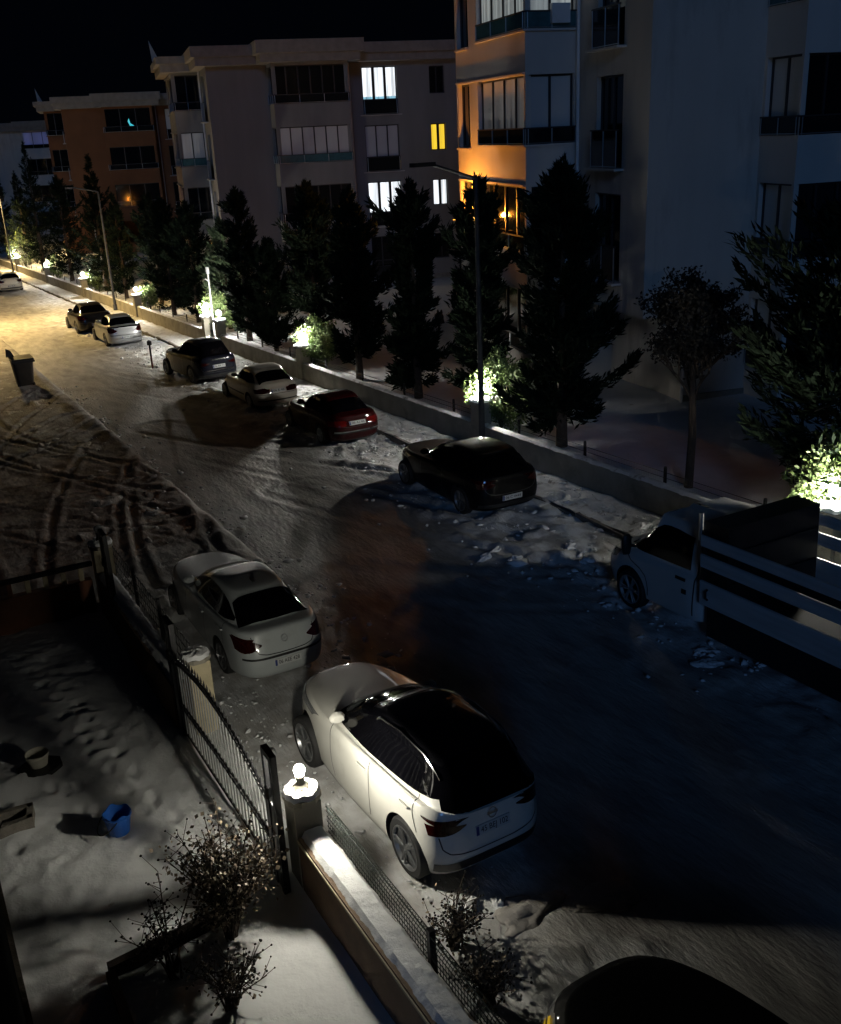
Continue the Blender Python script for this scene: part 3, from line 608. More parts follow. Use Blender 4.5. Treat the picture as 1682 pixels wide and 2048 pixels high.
    for s in (-1, 1):
        mb = MB(); mb.box((x1, s * .9 - .02, .16), (x0 - .02, s * .9 + .02, .638)); mb.build('bed_shade_panel', M['black'], root)  # added dark panels, keep lamp light out from under the bed
    for s in (-1, 1):
        for i, (za, zb) in enumerate(((.70, 1.08), (1.3, 1.5), (1.63, 1.8))):
            mb = MB(); y = s * .985; mb.box((x1, min(y, y + s * .03), za), (x0 + .05, max(y, y + s * .03), zb))
            mb.box((x1, min(y + s * .032, y + s * .042), zb - .03), (x0 + .04, max(y + s * .032, y + s * .042), zb - .002)); mb.build('side_board', BD, root)
        for xx in (x0 + .03, -4.3, x1):
            mb = MB(); mb.box((xx - .035, s * .955 - .022, .72), (xx + .035, s * .96 + .022, 1.86)); mb.build('stake_post', M['black'], root)
        mb = MB(); mb.tube([(x0 - .12, s * 1.02, .98), (x0 - .12, s * 1.06, .95), (x0 - .12, s * 1.06, .85), (x0 - .12, s * 1.02, .81)], .016, 8); mb.build('latch', M['black'], root, True)
    mb = MB(); mb.box((x0 - .42, -.93, .712), (x0 + .05, .93, 2.0)); mb.box((x0 - .45, -.9, 1.6), (x0 - .421, .9, 1.63)); mb.box((x0 - .45, -.9, 1.1), (x0 - .421, .9, 1.13)); mb.build('headboard', M['black'], root)
    mb = MB(); mb.tube([(x0 + .1, .97, 1.7), (x0 + .1, .97, 2.12)], .035, 8); mb.build('corner_post', M['galv'], root)
truck()

# ------------------------------------------------------------------ far side: boundary wall, pillars, lamps, fence
def lumpy_strip(mb, xa, xb, ya, yb, zf, h, seed, step=.12, nx=5):
    n = max(2, int((yb - ya) / step)); P = []
    for i in range(n + 1):
        y = ya + (yb - ya) * i / n; row = []
        for j in range(nx):
            t = j / (nx - 1); e = .007 * math.sin(y * 9.1 + seed) + .006 * math.sin(y * 23.7 + 2 * seed) + .004 * math.sin(y * 61)
            x = xa + (xb - xa) * t + (e if j == 0 else (-e if j == nx - 1 else 0))
            z = zf(y) + h * (math.sin(math.pi * t) ** .3) * (.9 + .1 * math.sin(y * 3.3 + seed + t) * math.sin(y * 7.7 + seed) + .06 * math.sin(y * 31 + 9 * t)) - (.012 if j in (0, nx - 1) else 0)
            row.append((x, y, z))
        P.append(row)
    mb.grid(P)
PY = [10.65, 21.74, 33.86, 43.3, 45.25, 58.2, 73.1, 87.9, 104.6]
segs = [(-3, 10.45), (10.85, 21.54), (21.94, 33.66), (34.06, 43.1), (45.45, 58.0), (58.4, 72.9), (73.3, 87.7), (88.1, 104.4), (104.8, 150)]
where = ['before the pillar behind the truck', 'from behind the truck to the street lamp', 'from the street lamp to the second lit pillar', 'behind the dark blue family car', 'just past the pair of entrance pillars', 'beside the silver saloon', 'beyond the far street lamp', 'lit yellow in front of the far trees', 'lit yellow at the far end']
for i, (a, bb) in enumerate(segs):
    mb = MB(); n = max(1, int((bb - a) / 3))
    for k in range(n):
        y0 = a + (bb - a) * k / n; y1 = a + (bb - a) * (k + 1) / n
        v = [(x, y, gz(y) + z) for x, y, z in ((13.3, y0, -.3), (13.52, y0, -.3), (13.52, y1 - .004, -.3), (13.3, y1 - .004, -.3), (13.3, y0, .76), (13.52, y0, .76), (13.52, y1 - .004, .76), (13.3, y1 - .004, .76))]
        mb.add(v, [(0, 3, 2, 1), (4, 5, 6, 7), (0, 1, 5, 4), (1, 2, 6, 5), (2, 3, 7, 6), (3, 0, 4, 7)])
    w = mb.build('boundary_wall', M['stone']); tag(w, 'low rendered boundary wall ' + where[i], 'wall', 'far boundary wall stretches', 'thing')
    mb = MB(); lumpy_strip(mb, 13.3, 13.54, a, bb, lambda y: gz(y) + .765, .045, i * 1.7, .12 if bb < 60 else .5); mb.build('snow_cap', M['pave'], w, True)
    if bb < 110:
        mb = MB(); L = bb - a; n = max(2, int(L / 2.4)); st = .055 if bb < 23 else .1 if bb < 46 else .25
        fe = empty('wire_fence', (13.62, a, gz(a))); tag(fe, 'green wire fence on the wall ' + where[i], 'fence', 'wire fences on the boundary wall')
        for k in range(5):
            z = .5 + .115 * k; mb.tube([(0, .05, z + TG * .05), (0, L - .05, z + TG * (L - .05))], .006 if bb < 23 else .008, 4, False)
        y = .05
        while y < L: mb.add([(-.003, y, .46 + TG * y), (.003, y + .004, .46 + TG * y), (.003, y + .004, .97 + TG * y), (-.003, y, .97 + TG * y)], [(0, 1, 2, 3)]); y += st
        mb.build('mesh_panel', M['wire'], fe)
        for k in range(n):
            y = L * (k + .55) / n; mb = MB(); mb.cbox((.03, y, .72 + TG * y), (.05, .05, .66)); mb.lathe([(.035, 1.05), (.03, 1.075), (.001, 1.085)], 10, Matrix.Translation((.03, y, TG * y))); mb.build('post', M['iron'], fe)
OCT = [(math.cos(R(22.5 + 45 * i)), math.sin(R(22.5 + 45 * i))) for i in range(8)]
def lamp_pillar(x, y, base, top, label, mat, group, capr=.3, hw=.17, snow=True):
    p = empty('lamp_pillar', (x, y, base)); tag(p, label, 'pillar', group); h = top - base
    mb = MB(); mb.box((-hw, -hw, -.4), (hw, hw, h - .09)); mb.build('shaft', mat, p)
    mb = MB(); mb.prism([(c * capr, s * capr) for c, s in OCT], h - .092, h - .03); mb.prism([(c * capr * .8, s * capr * .8) for c, s in OCT], h - .031, h); mb.build('cap', M['stone'], p)
    if snow:
        mb = MB(); P = []
        for i in range(9):
            r = capr * .97 * i / 8; P.append([(r * math.cos(a * math.pi / 12) * (1 + .05 * math.sin(3 * a)), r * math.sin(a * math.pi / 12) * (1 + .05 * math.cos(5 * a)), h + .012 + .035 * (1 - (i / 8) ** 4) + .012 * math.sin(a * 1.9 + i) - (.04 if i == 8 else 0)) for a in range(25)])
        mb.grid(P, True); mb.build('snow_cap', M['snow'], p, True)
    return p
def globe(x, y, z, label, r, mat, lit=True):
    g = empty('globe_lamp', (x, y, z)); tag(g, label, 'lamp', 'globe lamps on pillars')
    mb = MB(); mb.lathe([(.085, .0), (.09, .02), (.05, .05), (.04, .11), (.055, .15), (.05, .16)], 20); mb.build('socket', M['socket'], g, True)
    mb = MB(); n = 14; mb.lathe([(r * math.sin(math.pi * i / n) + 1e-5, .16 + r * .93 - r * math.cos(math.pi * i / n)) for i in range(n + 1)], 24); mb.build('bulb', mat, g, True); return g
pw = ['behind the truck at the right edge', 'behind the street lamp post by the black hatchback', 'between the red saloon and the old white liftback', 'right of the entrance pair', 'left of the entrance pair', 'behind the silver saloon', 'past the far street lamp', 'in the yellow glow by the far trees', 'farthest along the street']
for i, y in enumerate(PY):
    lamp_pillar(13.41, y, gz(y) + .1, gz(y) + 1.42, 'rendered wall pillar ' + pw[i], M['stone'], 'far lamp pillars', .31, .19)
    globe(13.41, y, gz(y) + 1.455, 'lit globe lamp on the pillar ' + pw[i], .1, M['globe'])
# entrance: bright post and path lamp between the pair
t = empty('entrance_post', (13.5, 44.5, gz(44.5))); tag(t, 'bright white steel post beside the entrance pillars', 'post')
mb = MB(); mb.box((-.06, -.06, 0), (.06, .06, 1.25)); mb.build('shaft', M['white'], t); mb = MB(); mb.tube([(0, 0, 1.25), (0, 0, 3.3)], .03, 8); mb.tube([(0, 0, 3.0), (-.12, .1, 3.1)], .03, 6); mb.build('mast', M['white'], t); mb = MB(); mb.lathe([(.001, 3.3), (.075, 3.32), (.08, 3.6), (.001, 3.62)], 14); mb.build('lamp_head', M['white'], t, True)
def street_lamp(x, y, h, label, arm, lit=None):
    t = empty('street_lamp', (x, y, gz(y) + .1)); tag(t, label, 'street lamp', 'street lamp posts')
    mb = MB(); mb.tube([(0, 0, -.2), (0, 0, h)], [.085, .05], 12); mb.lathe([(.13, -.1), (.13, .35), (.09, .4)], 12); mb.build('pole', M['dkgalv'], t, True, 50)
    e = Vector(arm); mb = MB(); mb.tube([(0, 0, h - .05), Vector((0, 0, h)), e], .035, 8); mb.build('arm', M['dkgalv'], t, True)
    d = Vector((e.x, e.y, 0)).normalized(); m = Matrix.Translation(e) @ Matrix.Rotation(math.atan2(d.y, d.x), 4, 'Z')
    mb = MB(); mb.box((-.1, -.1, -.05), (.5, .1, .04), m); mb.build('lamp_head', M['black'], t)
    if lit: mb = MB(); q = Matrix.Translation(e + d * .2); mb.lathe([(.001, -.26), (.15, -.24), (.2, -.15), (.17, -.08)], 20, q); mb.build('bulb', lit, t, True); mb = MB(); mb.lathe([(.22, -.04), (.4, -.1), (.5, -.33), (.515, -.33), (.42, -.08), (.22, -.02)], 28, q, True); mb.lathe([(.001, -.035), (.4, -.09)], 28, q); mb.build('hood', M['black'], t, True)
street_lamp(13.25, 21.45, 6.75, 'tall unlit street lamp post beside the black hatchback', (-1.35, -.2, 7.15))
street_lamp(13.2, 63.2, 6.9, 'unlit street lamp post behind the dark saloon', (-1.3, 0, 7.2))
street_lamp(12.9, 104.5, 7, 'far street lamp post shining yellow at the left edge', (-1.2, 0, 7.3), M['sodium'])
street_lamp(3.6, 63, 7.5, 'lit sodium street lamp on the near side beyond the lot', (1.2, 0, 7.9), M['sodium'])

# ------------------------------------------------------------------ near side: gate, walls, fences
lamp_pillar(2.93, 8.5, gz(8.5), gz(8.5) + 1.13, 'octagon capped gate pillar carrying the lit bulb', M['stone'], 'gate pillars', .205, .15)
globe(2.93, 8.5, gz(8.5) + 1.16, 'blazing bulb on the gate pillar next to the white crossover', .058, M['bulb'])
lamp_pillar(2.9, 12.15, gz(12.15), gz(12.15) + 1.22, 'yellow rendered gate pillar with snowy cap behind the gate', M['ystone'], 'gate pillars', .2, .15)
lamp_pillar(2.75, 17.35, gz(17.35), gz(17.35) + 1.3, 'dim corner pillar with snow on its cap where two fences meet', M['ystone'], 'gate pillars', .22, .16)
g = empty('globe_lamp', (2.75, 17.35, gz(17.35) + 1.33)); tag(g, 'unlit lamp on the dim corner pillar', 'lamp', 'globe lamps on pillars')
mb = MB(); mb.lathe([(.085, 0), (.05, .05), (.04, .11), (.055, .15)], 16); mb.build('socket', M['iron'], g, True); mb = MB(); mb.lathe([(.07 * math.sin(math.pi * i / 10) + 1e-5, .21 - .07 * math.cos(math.pi * i / 10)) for i in range(11)], 16); mb.build('bulb', M['lens'], g, True)
def slope_wall(name, x0, x1, y0, y1, h, mat, label, dx=0., group=None, snow=None, dep=.3):
    mb = MB(); v = [(x0, y0, gz(y0) - dep), (x1, y0, gz(y0) - dep), (x1 + dx, y1, gz(y1) - dep), (x0 + dx, y1, gz(y1) - dep), (x0, y0, gz(y0) + h), (x1, y0, gz(y0) + h), (x1 + dx, y1, gz(y1) + h), (x0 + dx, y1, gz(y1) + h)]
    mb.add(v, [(0, 3, 2, 1), (4, 5, 6, 7), (0, 1, 5, 4), (1, 2, 6, 5), (2, 3, 7, 6), (3, 0, 4, 7)]); w = mb.build(name, mat); tag(w, label, 'wall', group, 'thing')
    if snow:
        mb = MB(); lumpy_strip(mb, x0 + .03, x1 + .01, y0, y1, lambda y: gz(y) + h + .004, snow, x0, .045, 7); mb.build('snow_cap', M['snow'], w, True)
    return w
nw = slope_wall('garden_wall', 2.78, 3.08, 2.6, 8.32, .68, M['brown'], 'low brown garden wall with a bright snow strip, right of the gate', snow=.07)
mb = MB(); v0, v1 = gz(2.6) + .63, gz(8.32) + .63; mb.add([(2.765, 2.6, v0), (2.78, 2.6, v0), (2.78, 8.32, v1), (2.765, 8.32, v1), (2.765, 2.6, v0 + .03), (2.78, 2.6, v0 + .03), (2.78, 8.32, v1 + .03), (2.765, 8.32, v1 + .03)], [(0, 3, 2, 1), (4, 5, 6, 7), (0, 1, 5, 4), (2, 3, 7, 6), (3, 0, 4, 7)]); mb.build('edge_moulding', M['ystone'], nw)
slope_wall('garden_wall', 2.56, 2.86, 12.35, 17.15, .72, M['brown'], 'low brown garden wall beyond the gate with patchy snow on top', snow=.06)
# wire mesh on the near wall
fe = empty('wire_fence', (3.11, 2.6, gz(2.6))); tag(fe, 'low dark wire mesh fence along the snowy garden wall', 'fence')
mb = MB(); L = 5.7
for k in range(5): z = .66 + .062 * k; mb.tube([(.0, 0, z), (.0, L, z + TG * L)], .0045, 5, False)
for k in range(int(L / .05)):
    y = .02 + k * .05; zz = TG * y; mb.tube([(0, y, .64 + zz), (0, y, .86 + zz), (.05, y, .93 + zz), (0, y, .965 + zz)], .0032, 4, False)
mb.tube([(0, 0, .965), (0, L, .965 + TG * L)], .008, 6, False); mb.tube([(.05, 0, .93), (.05, L, .93 + TG * L)], .005, 5, False); mb.build('mesh_panel', M['wire'], fe)
for y in (.4, 3.5): mb = MB(); mb.cbox((.02, y, .7 + TG * y), (.06, .06, .62)); mb.build('post', M['iron'], fe)
fe = empty('wire_fence', (2.9, 12.4, gz(12.4))); tag(fe, 'dark thin wire fence with tall posts on the wall beyond the gate', 'fence')
mb = MB(); L = 4.7
for z in (.8, .95, 1.1, 1.25): mb.tube([(0, 0, z), (0, L, z + TG * L)], .007, 5, False)
for k in range(32): y = k * .15; mb.tube([(0, y, .74 + TG * y), (0, y, 1.28 + TG * y)], .004, 4, False)
mb.build('mesh_panel', M['wire'], fe)
for y in (1.6, 3.2): mb = MB(); mb.cbox((0, y, .6 + TG * y), (.05, .05, 1.5)); mb.build('post', M['iron'], fe)
def twin_post(x, y, h, label, w=.13):
    t = empty('gate_post', (x, y, gz(y))); tag(t, label, 'gate post', 'black iron gate posts')
    mb = MB(); a = .035
    mb.box((-a, -w - a, -.3), (a, -w + a, h)); mb.box((-a, w - a, -.3), (a, w + a, h)); mb.build('upright', M['iron'], t)
    mb = MB(); mb.box((-a, -w + a, h - .07), (a, w - a, h)); mb.build('crosspiece', M['iron'], t)
    mb = MB(); mb.box((-.02, -w + a, -.2), (.02, w - a, h * .62)); mb.build('infill_plate', M['giron'], t)
    mb = MB(); mb.lathe([(.05, h * .64), (.06, h * .66), (.05, h * .72)], 12, Matrix.Translation((0, w, 0))); mb.build('hinge', M['iron'], t)
twin_post(2.62, 8.5, 1.72, 'black iron loop post of the gate beside the lit pillar', .1)
twin_post(2.62, 12.25, 1.75, 'tall black iron loop post at the far end of the gate')
twin_post(2.62, 16.2, 1.85, 'tall black iron post near the dim corner pillar', .16)
# sliding gate leaf with arched spiked top
gt = empty('garden_gate', (2.62, 8.68, gz(8.68))); tag(gt, 'arched iron garden gate with spiked chain rails and pale bars', 'gate')
L = 3.4
def ztop(y): t = y / L; return 1.04 + .62 * t * (1 - t) * 1.6 + .2 * t
def zmid(y): return .56 + .05 * math.sin(math.pi * y / L)
Y = [L * i / 40 for i in range(41)]
mb = MB()
for fz, r in ((lambda y: ztop(y), .017), (lambda y: ztop(y) - .085, .013), (lambda y: zmid(y), .016), (lambda y: zmid(y) - .085, .013), (lambda y: .1, .018)):
    mb.tube([(0, y, fz(y) + TG * y) for y in Y], r, 6)
for y in (0, L): mb.box((-.025, y - .025, .06 + TG * y), (.025, y + .025, ztop(y) + TG * y))
mb.build('gate_frame', M['iron'], gt)
n = 46
for fz in (ztop, zmid):
  mb = MB()
  for i in range(n):
    y = L * (i + .5) / n
    mb.lathe([(.026, -.006), (.036, -.006), (.036, .006), (.026, .006)], 10, Matrix.Translation((0, y, fz(y) - .043 + TG * y)) @ Matrix.Rotation(math.pi / 2, 4, 'Y'), True)
  mb.build('ring_band', M['iron'], gt)
for i in range(27):
    y = L * (i + .5) / 27; mb = MB(); mb.tube([(0, y, .09 + TG * y), (0, y, ztop(y) - .08 + TG * y)], .0085, 6); mb.build('bar', M['giron'], gt)
for i in range(27):
    y = L * (i + .5) / 27; mb = MB(); mb.tube([(0, y, ztop(y) + TG * y), (0, y, ztop(y) + .05 + TG * y), (0, y, ztop(y) + .12 + TG * y)], [.01, .013, .001], 6); mb.build('spike', M['iron'], gt)
# cross fence at the end of the garden
cw_ = empty('garden_fence', (2.5, 17.35, gz(17.35))); tag(cw_, 'dark red cross fence with yellow balusters at the end of the garden', 'fence')
mb = MB(); mb.box((-14, -.08, -.3), (0, .08, .66)); mb.build('plinth', M['red'], cw_)
mb = MB(); mb.box((-14, -.05, .9), (.05, .05, .97)); mb.build('top_rail', M['iron'], cw_)
for k in range(44):
    mb = MB(); mb.box((-.2 - k * .3, -.035, .66), (-.12 - k * .3, .035, .9)); mb.build('baluster', M['ystone'] if k % 9 < 4 else M['red'], cw_)

# ------------------------------------------------------------------ garden things
def bucket(x, y, r, h, mat, label, rz, handle=True, tilt=0.):
    t = empty('bucket', (x, y, gz(y) + .04), rz); t.rotation_euler = (tilt, 0, rz); tag(t, label, 'bucket', None); mb = MB(); n = 40; P = []
    for q, zz in ((.74, 0.), (.8, .25), (.88, .5), (.94, .75), (1., 1.)):
        P.append([(r * q * math.cos(2 * math.pi * i / n), r * q * math.sin(2 * math.pi * i / n), h * zz * (1 + (.09 * math.sin(5 * 2 * math.pi * i / n) * math.sin(2 * math.pi * i / n) if zz == 1 and handle else 0))) for i in range(n + 1)])
    Q = [[(p[0] * .95, p[1] * .95, max(p[2] - .0, .012)) for p in row] for row in P][::-1]; mb.grid(P + Q, True)
    mb.add([(r * .72 * math.cos(2 * math.pi * i / n), r * .72 * math.sin(2 * math.pi * i / n), .012) for i in range(n)], [tuple(range(n))]); mb.build('pail', mat, t, True, 50)
    mb = MB(); mb.lathe([(r * 1.0, h * .86), (r * 1.05, h * .87), (r * 1.05, h * .93), (r * 1.0, h * .94)], n, None, True); mb.build('rim_band', mat, t, True)
    if handle: mb = MB(); mb.tube([(-r * .4 - r * 1.15 * math.sin(a), r * math.cos(a), h * .9 - .16 * math.sin(a)) for a in np.linspace(0, math.pi, 14)], .008, 6); mb.build('handle', M['iron'], t, True)
    return t
bucket(1.33, 10.45, .16, .27, M['blue'], 'broken bright blue plastic bucket standing in the snow', R(10))
bucket(.74, 12.5, .15, .2, M['clay'], 'off-white plastic pail sitting on a dark tray in the garden', 0, False)
mb = MB(); mb.prism([(.3 * c, .24 * s) for c, s in OCT], 0, .05); o = mb.build('tray', M['black']); o.location = (.74, 12.45, gz(12.45) + .015); tag(o, 'dark tray under the off-white pail', 'tray')
mb = MB(); cs = [(.0, .0), (.36, .03), (.4, .27), (.03, .3)]
for (a, bq) in ((0, 1), (1, 2), (2, 3), (3, 0)):
    ax, ay = cs[a]; bx, by = cs[bq]; d = Vector((bx - ax, by - ay, 0)); mb.cbox(((ax + bx) / 2, (ay + by) / 2, .07), (d.length + .06, .07, .2), math.atan2(d.y, d.x))
o = mb.build('concrete_pit', M['concrete']); o.location = (.08, 11.05, gz(11) + .06); tag(o, 'half-buried square concrete pit edge in the snow left of the blue bucket', 'pit')
def plank(pts, label, w=.07, h=.13):
    mb = MB()
    for a, bq in zip(pts[:-1], pts[1:]):
        d = Vector(bq) - Vector(a); mb.cbox(((a[0] + bq[0]) / 2, (a[1] + bq[1]) / 2, gz((a[1] + bq[1]) / 2) + .08), (d.length, w, h), math.atan2(d.y, d.x))
    o = mb.build('bed_edging', M['wood']); tag(o, label, 'edging'); return o
plank([(.72, 8.2, 0), (1.7, 8.32, 0), (1.95, 8.36, 0)], 'dark timber edging board behind the rose bush bed', .09, .16)
plank([(.72, 8.1, 0), (.72, 7.2, 0)], 'dark timber edging board on the left of the rose bush bed', .09, .16)

# ------------------------------------------------------------------ vegetation
def leafquads(C, D, L, W, up=None):
    n = len(C); D = D / (np.linalg.norm(D, axis=1)[:, None] + 1e-9); rv = rng.normal(size=(n, 3)); S = np.cross(D, rv); S /= np.linalg.norm(S, axis=1)[:, None] + 1e-9
    L = L[:, None]; W = W[:, None]
    return np.stack([C - D * L * .1, C + D * L * .45 + S * W, C + D * L, C + D * L * .45 - S * W], 1).reshape(-1, 3)
def conifer(x, y, h, rad, label, n=9000, prof=None, seed=0, bare=.08, lean=(0, 0), spray=.2, base=None, mat=None):
    n = int(n * 1.9); r_ = np.random.default_rng(100 + seed); t = empty('conifer_tree', (x, y, base if base is not None else gz(y) + .42)); tag(t, label, 'tree', 'dark conifers behind the boundary wall')
    prof = prof or [(0, .55), (.08, .85), (.25, 1.), (.5, .78), (.75, .45), (.92, .2), (1, .04)]
    pz = [p[0] for p in prof]; pr = [p[1] for p in prof]
    mb = MB(); mb.tube([(0, 0, -.3), (lean[0] * .3, lean[1] * .3, h * .4), (lean[0], lean[1], h * .97)], [.035 * h * .55 + .03, .02 * h * .5 + .02, .012], 10); mb.build('trunk', M['bark'], t, True)
    nb = int(70 + h * 14); zb = np.sort(r_.random(nb)) ** .9; az = r_.random(nb) * 2 * np.pi
    rb = .8 * rad * np.interp(zb, pz, pr) * (.6 + .45 * r_.random(nb) + .55 * (r_.random(nb) > .88))
    droop = -.25 + .5 * zb + .12 * r_.normal(size=nb)
    w = rb + .15; k = r_.choice(nb, n, p=w / w.sum()); s = r_.random(n) ** .62
    z0 = bare * h + zb[k] * h * (1 - bare); rr = rb[k] * s; a = az[k] + r_.normal(size=n) * .16 * (1.2 - s * .6)
    tip = s ** 3 * .42 * rb[k]
    Cx = np.cos(a) * rr + lean[0] * zb[k]; Cy = np.sin(a) * rr + lean[1] * zb[k]; Cz = z0 + droop[k] * rr + tip + r_.normal(size=n) * .07
    Cz = np.minimum(Cz, h * 1.0 + r_.random(n) * .1)
    C = np.stack([Cx, Cy, Cz], -1)
    D = np.stack([np.cos(a), np.sin(a), droop[k] + .95 * s + .1], -1) + r_.normal(size=(n, 3)) * .45
    Ls = spray * (.6 + .8 * r_.random(n)); V = leafquads(C, D, Ls, Ls * .13)
    top = 60; Ct = np.stack([lean[0] + r_.normal(size=top) * .05, lean[1] + r_.normal(size=top) * .05, h * (.93 + .1 * r_.random(top))], -1); V = np.concatenate([V, leafquads(Ct, np.array([[0, 0, 1.]]) + r_.normal(size=(top, 3)) * .35, np.full(top, .22), np.full(top, .03))])
    np_mesh('crown', V, np.arange(len(V)).reshape(-1, 4), mat or M['needle'], t)
    bmn = MB()
    for i in range(0, nb, 4): bmn.tube([(lean[0] * zb[i], lean[1] * zb[i], bare * h + zb[i] * h * (1 - bare)), (np.cos(az[i]) * rb[i] * .8 + lean[0] * zb[i], np.sin(az[i]) * rb[i] * .8 + lean[1] * zb[i], bare * h + zb[i] * h * (1 - bare) + droop[i] * rb[i] * .8)], [.03, .008], 4, False)
    bmn.build('limbs', M['bark'], t); return t
TWO = [(0, .5), (.08, .9), (.22, 1.), (.4, .7), (.48, .55), (.58, .95), (.7, .85), (.85, .5), (1, .05)]
LOOSE = [(0, .7), (.2, .95), (.45, .75), (.7, .8), (.85, .5), (1, .08)]
COL = [(0, .6), (.1, .95), (.35, 1.), (.7, .75), (.9, .4), (1, .05)]
SPIRE = [(0, .8), (.2, 1.), (.5, .65), (.75, .36), (.9, .15), (1, .03)]
conifer(14.35, 19.5, 6.5, 1.5, 'big two tiered dark conifer right of the street lamp post', 15000, TWO, 1)
conifer(14.6, 23.6, 6.2, 1.15, 'loose feathery conifer directly behind the street lamp post', 9000, LOOSE, 2, .1)
conifer(14.3, 26.8, 6.2, 1.2, 'tall narrow conifer just left of the street lamp post', 11000, [(0, .5), (.1, .95), (.3, .8), (.45, .5), (.6, .8), (.8, .75), (1, .08)], 3)
conifer(14.3, 31.0, 6.0, 1.15, 'dense egg shaped conifer right of the second lit pillar', 11000, COL, 4)
conifer(15.0, 36.2, 6.3, 1.35, 'spiky topped conifer behind the second lit pillar', 9000, [(0, .6), (.3, .8), (.6, .9), (.8, .8), (1, .12)], 5)
conifer(14.3, 38.9, 4.3, 1.1, 'short dark conifer left of the second lit pillar', 8000, COL, 6)
conifer(14.4, 42.4, 6.2, 1.1, 'slim tall conifer just right of the entrance pillars', 8000, COL, 7)
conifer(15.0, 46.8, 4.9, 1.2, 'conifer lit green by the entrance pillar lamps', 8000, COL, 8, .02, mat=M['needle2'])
conifer(14.6, 50.6, 5.7, 1.35, 'dark conifer left of the lit entrance conifer', 7000, COL, 9)
conifer(14.5, 54.7, 5.9, 1.4, 'second dark conifer left of the entrance pillars', 7000, COL, 10)
conifer(15.4, 60.6, 6.2, 1.5, 'dark conifer beside the far unlit street lamp post', 6000, COL, 11)
conifer(14.6, 66.0, 6.2, 1.4, 'conifer just beyond the far unlit street lamp post', 6000, SPIRE, 12)
conifer(14.8, 72.5, 8.6, 1.9, 'tall spire shaped conifer in front of the brown apartment block', 7000, SPIRE, 13)
conifer(14.6, 84.0, 7.6, 1.8, 'broad dark conifer left of the tall spire conifer', 6000, COL, 14)
conifer(14.8, 98.2, 10.6, 2.1, 'tallest far conifer before the farthest apartment block', 6000, SPIRE, 15)
conifer(15.0, 108, 8.5, 2.0, 'far conifer second from the left edge', 5000, SPIRE, 16)
conifer(14.8, 121, 9.2, 2.2, 'farthest conifer at the left edge', 5000, SPIRE, 17)
conifer(15.0, 11.75, 5.7, 2.3, 'wide dark conifer behind the truck at the right edge', 11000, [(0, .7), (.25, 1.05), (.5, .85), (.75, .75), (1, .1)], 18)
def shrub(x, y, z, r, h, n, label, mat, seed):
    r_ = np.random.default_rng(300 + seed); t = empty('lit_shrub', (x, y, z)); tag(t, label, 'shrub', 'leafy shrubs around the wall lamps')
    mb = MB(); dirs = []
    for i in range(14):
        a = i * 2.4; q = .35 + .5 * r_.random(); e = (math.cos(a) * r * q, math.sin(a) * r * q, h * (.55 + .4 * r_.random())); mb.tube([(0, 0, -.1), (e[0] * .4, e[1] * .4, e[2] * .6), e], [.022, .014, .006], 5, False)
    mb.build('stems', M['bark'], t)
    u = r_.normal(size=(n, 3)); u /= np.linalg.norm(u, axis=1)[:, None]; q = (.55 + .45 * r_.random(n)) * (1 + .35 * np.sin(u[:, 0] * 5 + seed) * np.cos(u[:, 2] * 6 + u[:, 1] * 4))
    C = u * q[:, None] * np.array([r, r, h * .5]) + np.array([0, 0, h * .55]); L = .05 + .07 * r_.random(n)
    V = leafquads(C, u + r_.normal(size=(n, 3)) * .8, L, L * .3); np_mesh('foliage', V, np.arange(len(V)).reshape(-1, 4), mat, t)
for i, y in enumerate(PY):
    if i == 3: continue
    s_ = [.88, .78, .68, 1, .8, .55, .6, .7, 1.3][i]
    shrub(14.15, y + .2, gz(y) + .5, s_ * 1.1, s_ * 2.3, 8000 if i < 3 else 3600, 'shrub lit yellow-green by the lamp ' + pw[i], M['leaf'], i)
def deciduous(x, y, h):
    r_ = random.Random(5); t = empty('deciduous_tree', (x, y, gz(y) + .42)); tag(t, 'small bare-limbed tree with clustered dry leaves in front of the nearest block', 'tree')
    br = MB(); tips = []
    def grow(p, d, L, r, k):
        q = p + d * L; m = p + d * L * .5 + Vector((r_.uniform(-.05, .05),) * 3); tw.tube([p, m, q], [r, r * .85, r * .7], 6, False)
        if k == 0 or r < .006: tips.append(q); return
        for i in range(3 if k > 2 else 2):
            nd = (d + Vector((r_.uniform(-.8, .8), r_.uniform(-.8, .8), r_.uniform(-.1, .5)))).normalized(); grow(p + d * L * r_.uniform(.55, 1), nd, L * r_.uniform(.6, .8), r * .62, k - 1)
        tips.append(q)
    tw = MB(); tw.tube([(0, 0, -.3), (.04, 0, h * .25), (0, .03, h * .5)], [.1, .085, .065], 10); tw.build('trunk', M['bark'], t, True)
    tw = MB()
    for i in range(9): grow(Vector((0, .03, h * (.34 + .035 * i))), Vector((r_.uniform(-1, 1), r_.uniform(-1, 1), r_.uniform(.7, 1.9))).normalized(), h * .145, .035, 4)
    grow(Vector((0, .03, h * .48)), Vector((.05, 0, 1)), h * .2, .05, 4); tw.build('limbs', M['bark'], t)
    T = np.array([list(p) for p in tips]); T = T[rng.choice(len(T), min(len(T), 230), False)]; n = 40; C = np.repeat(T, n, 0) + rng.normal(size=(len(T) * n, 3)) * np.array([.09, .09, .08]); L = .05 + .05 * rng.random(len(C))
    V = leafquads(C, rng.normal(size=C.shape) + np.array([0, 0, -.4]), L, L * .35); np_mesh('crown', V, np.arange(len(V)).reshape(-1, 4), M['dry'], t)
deciduous(14.4, 15.1, 4.7)
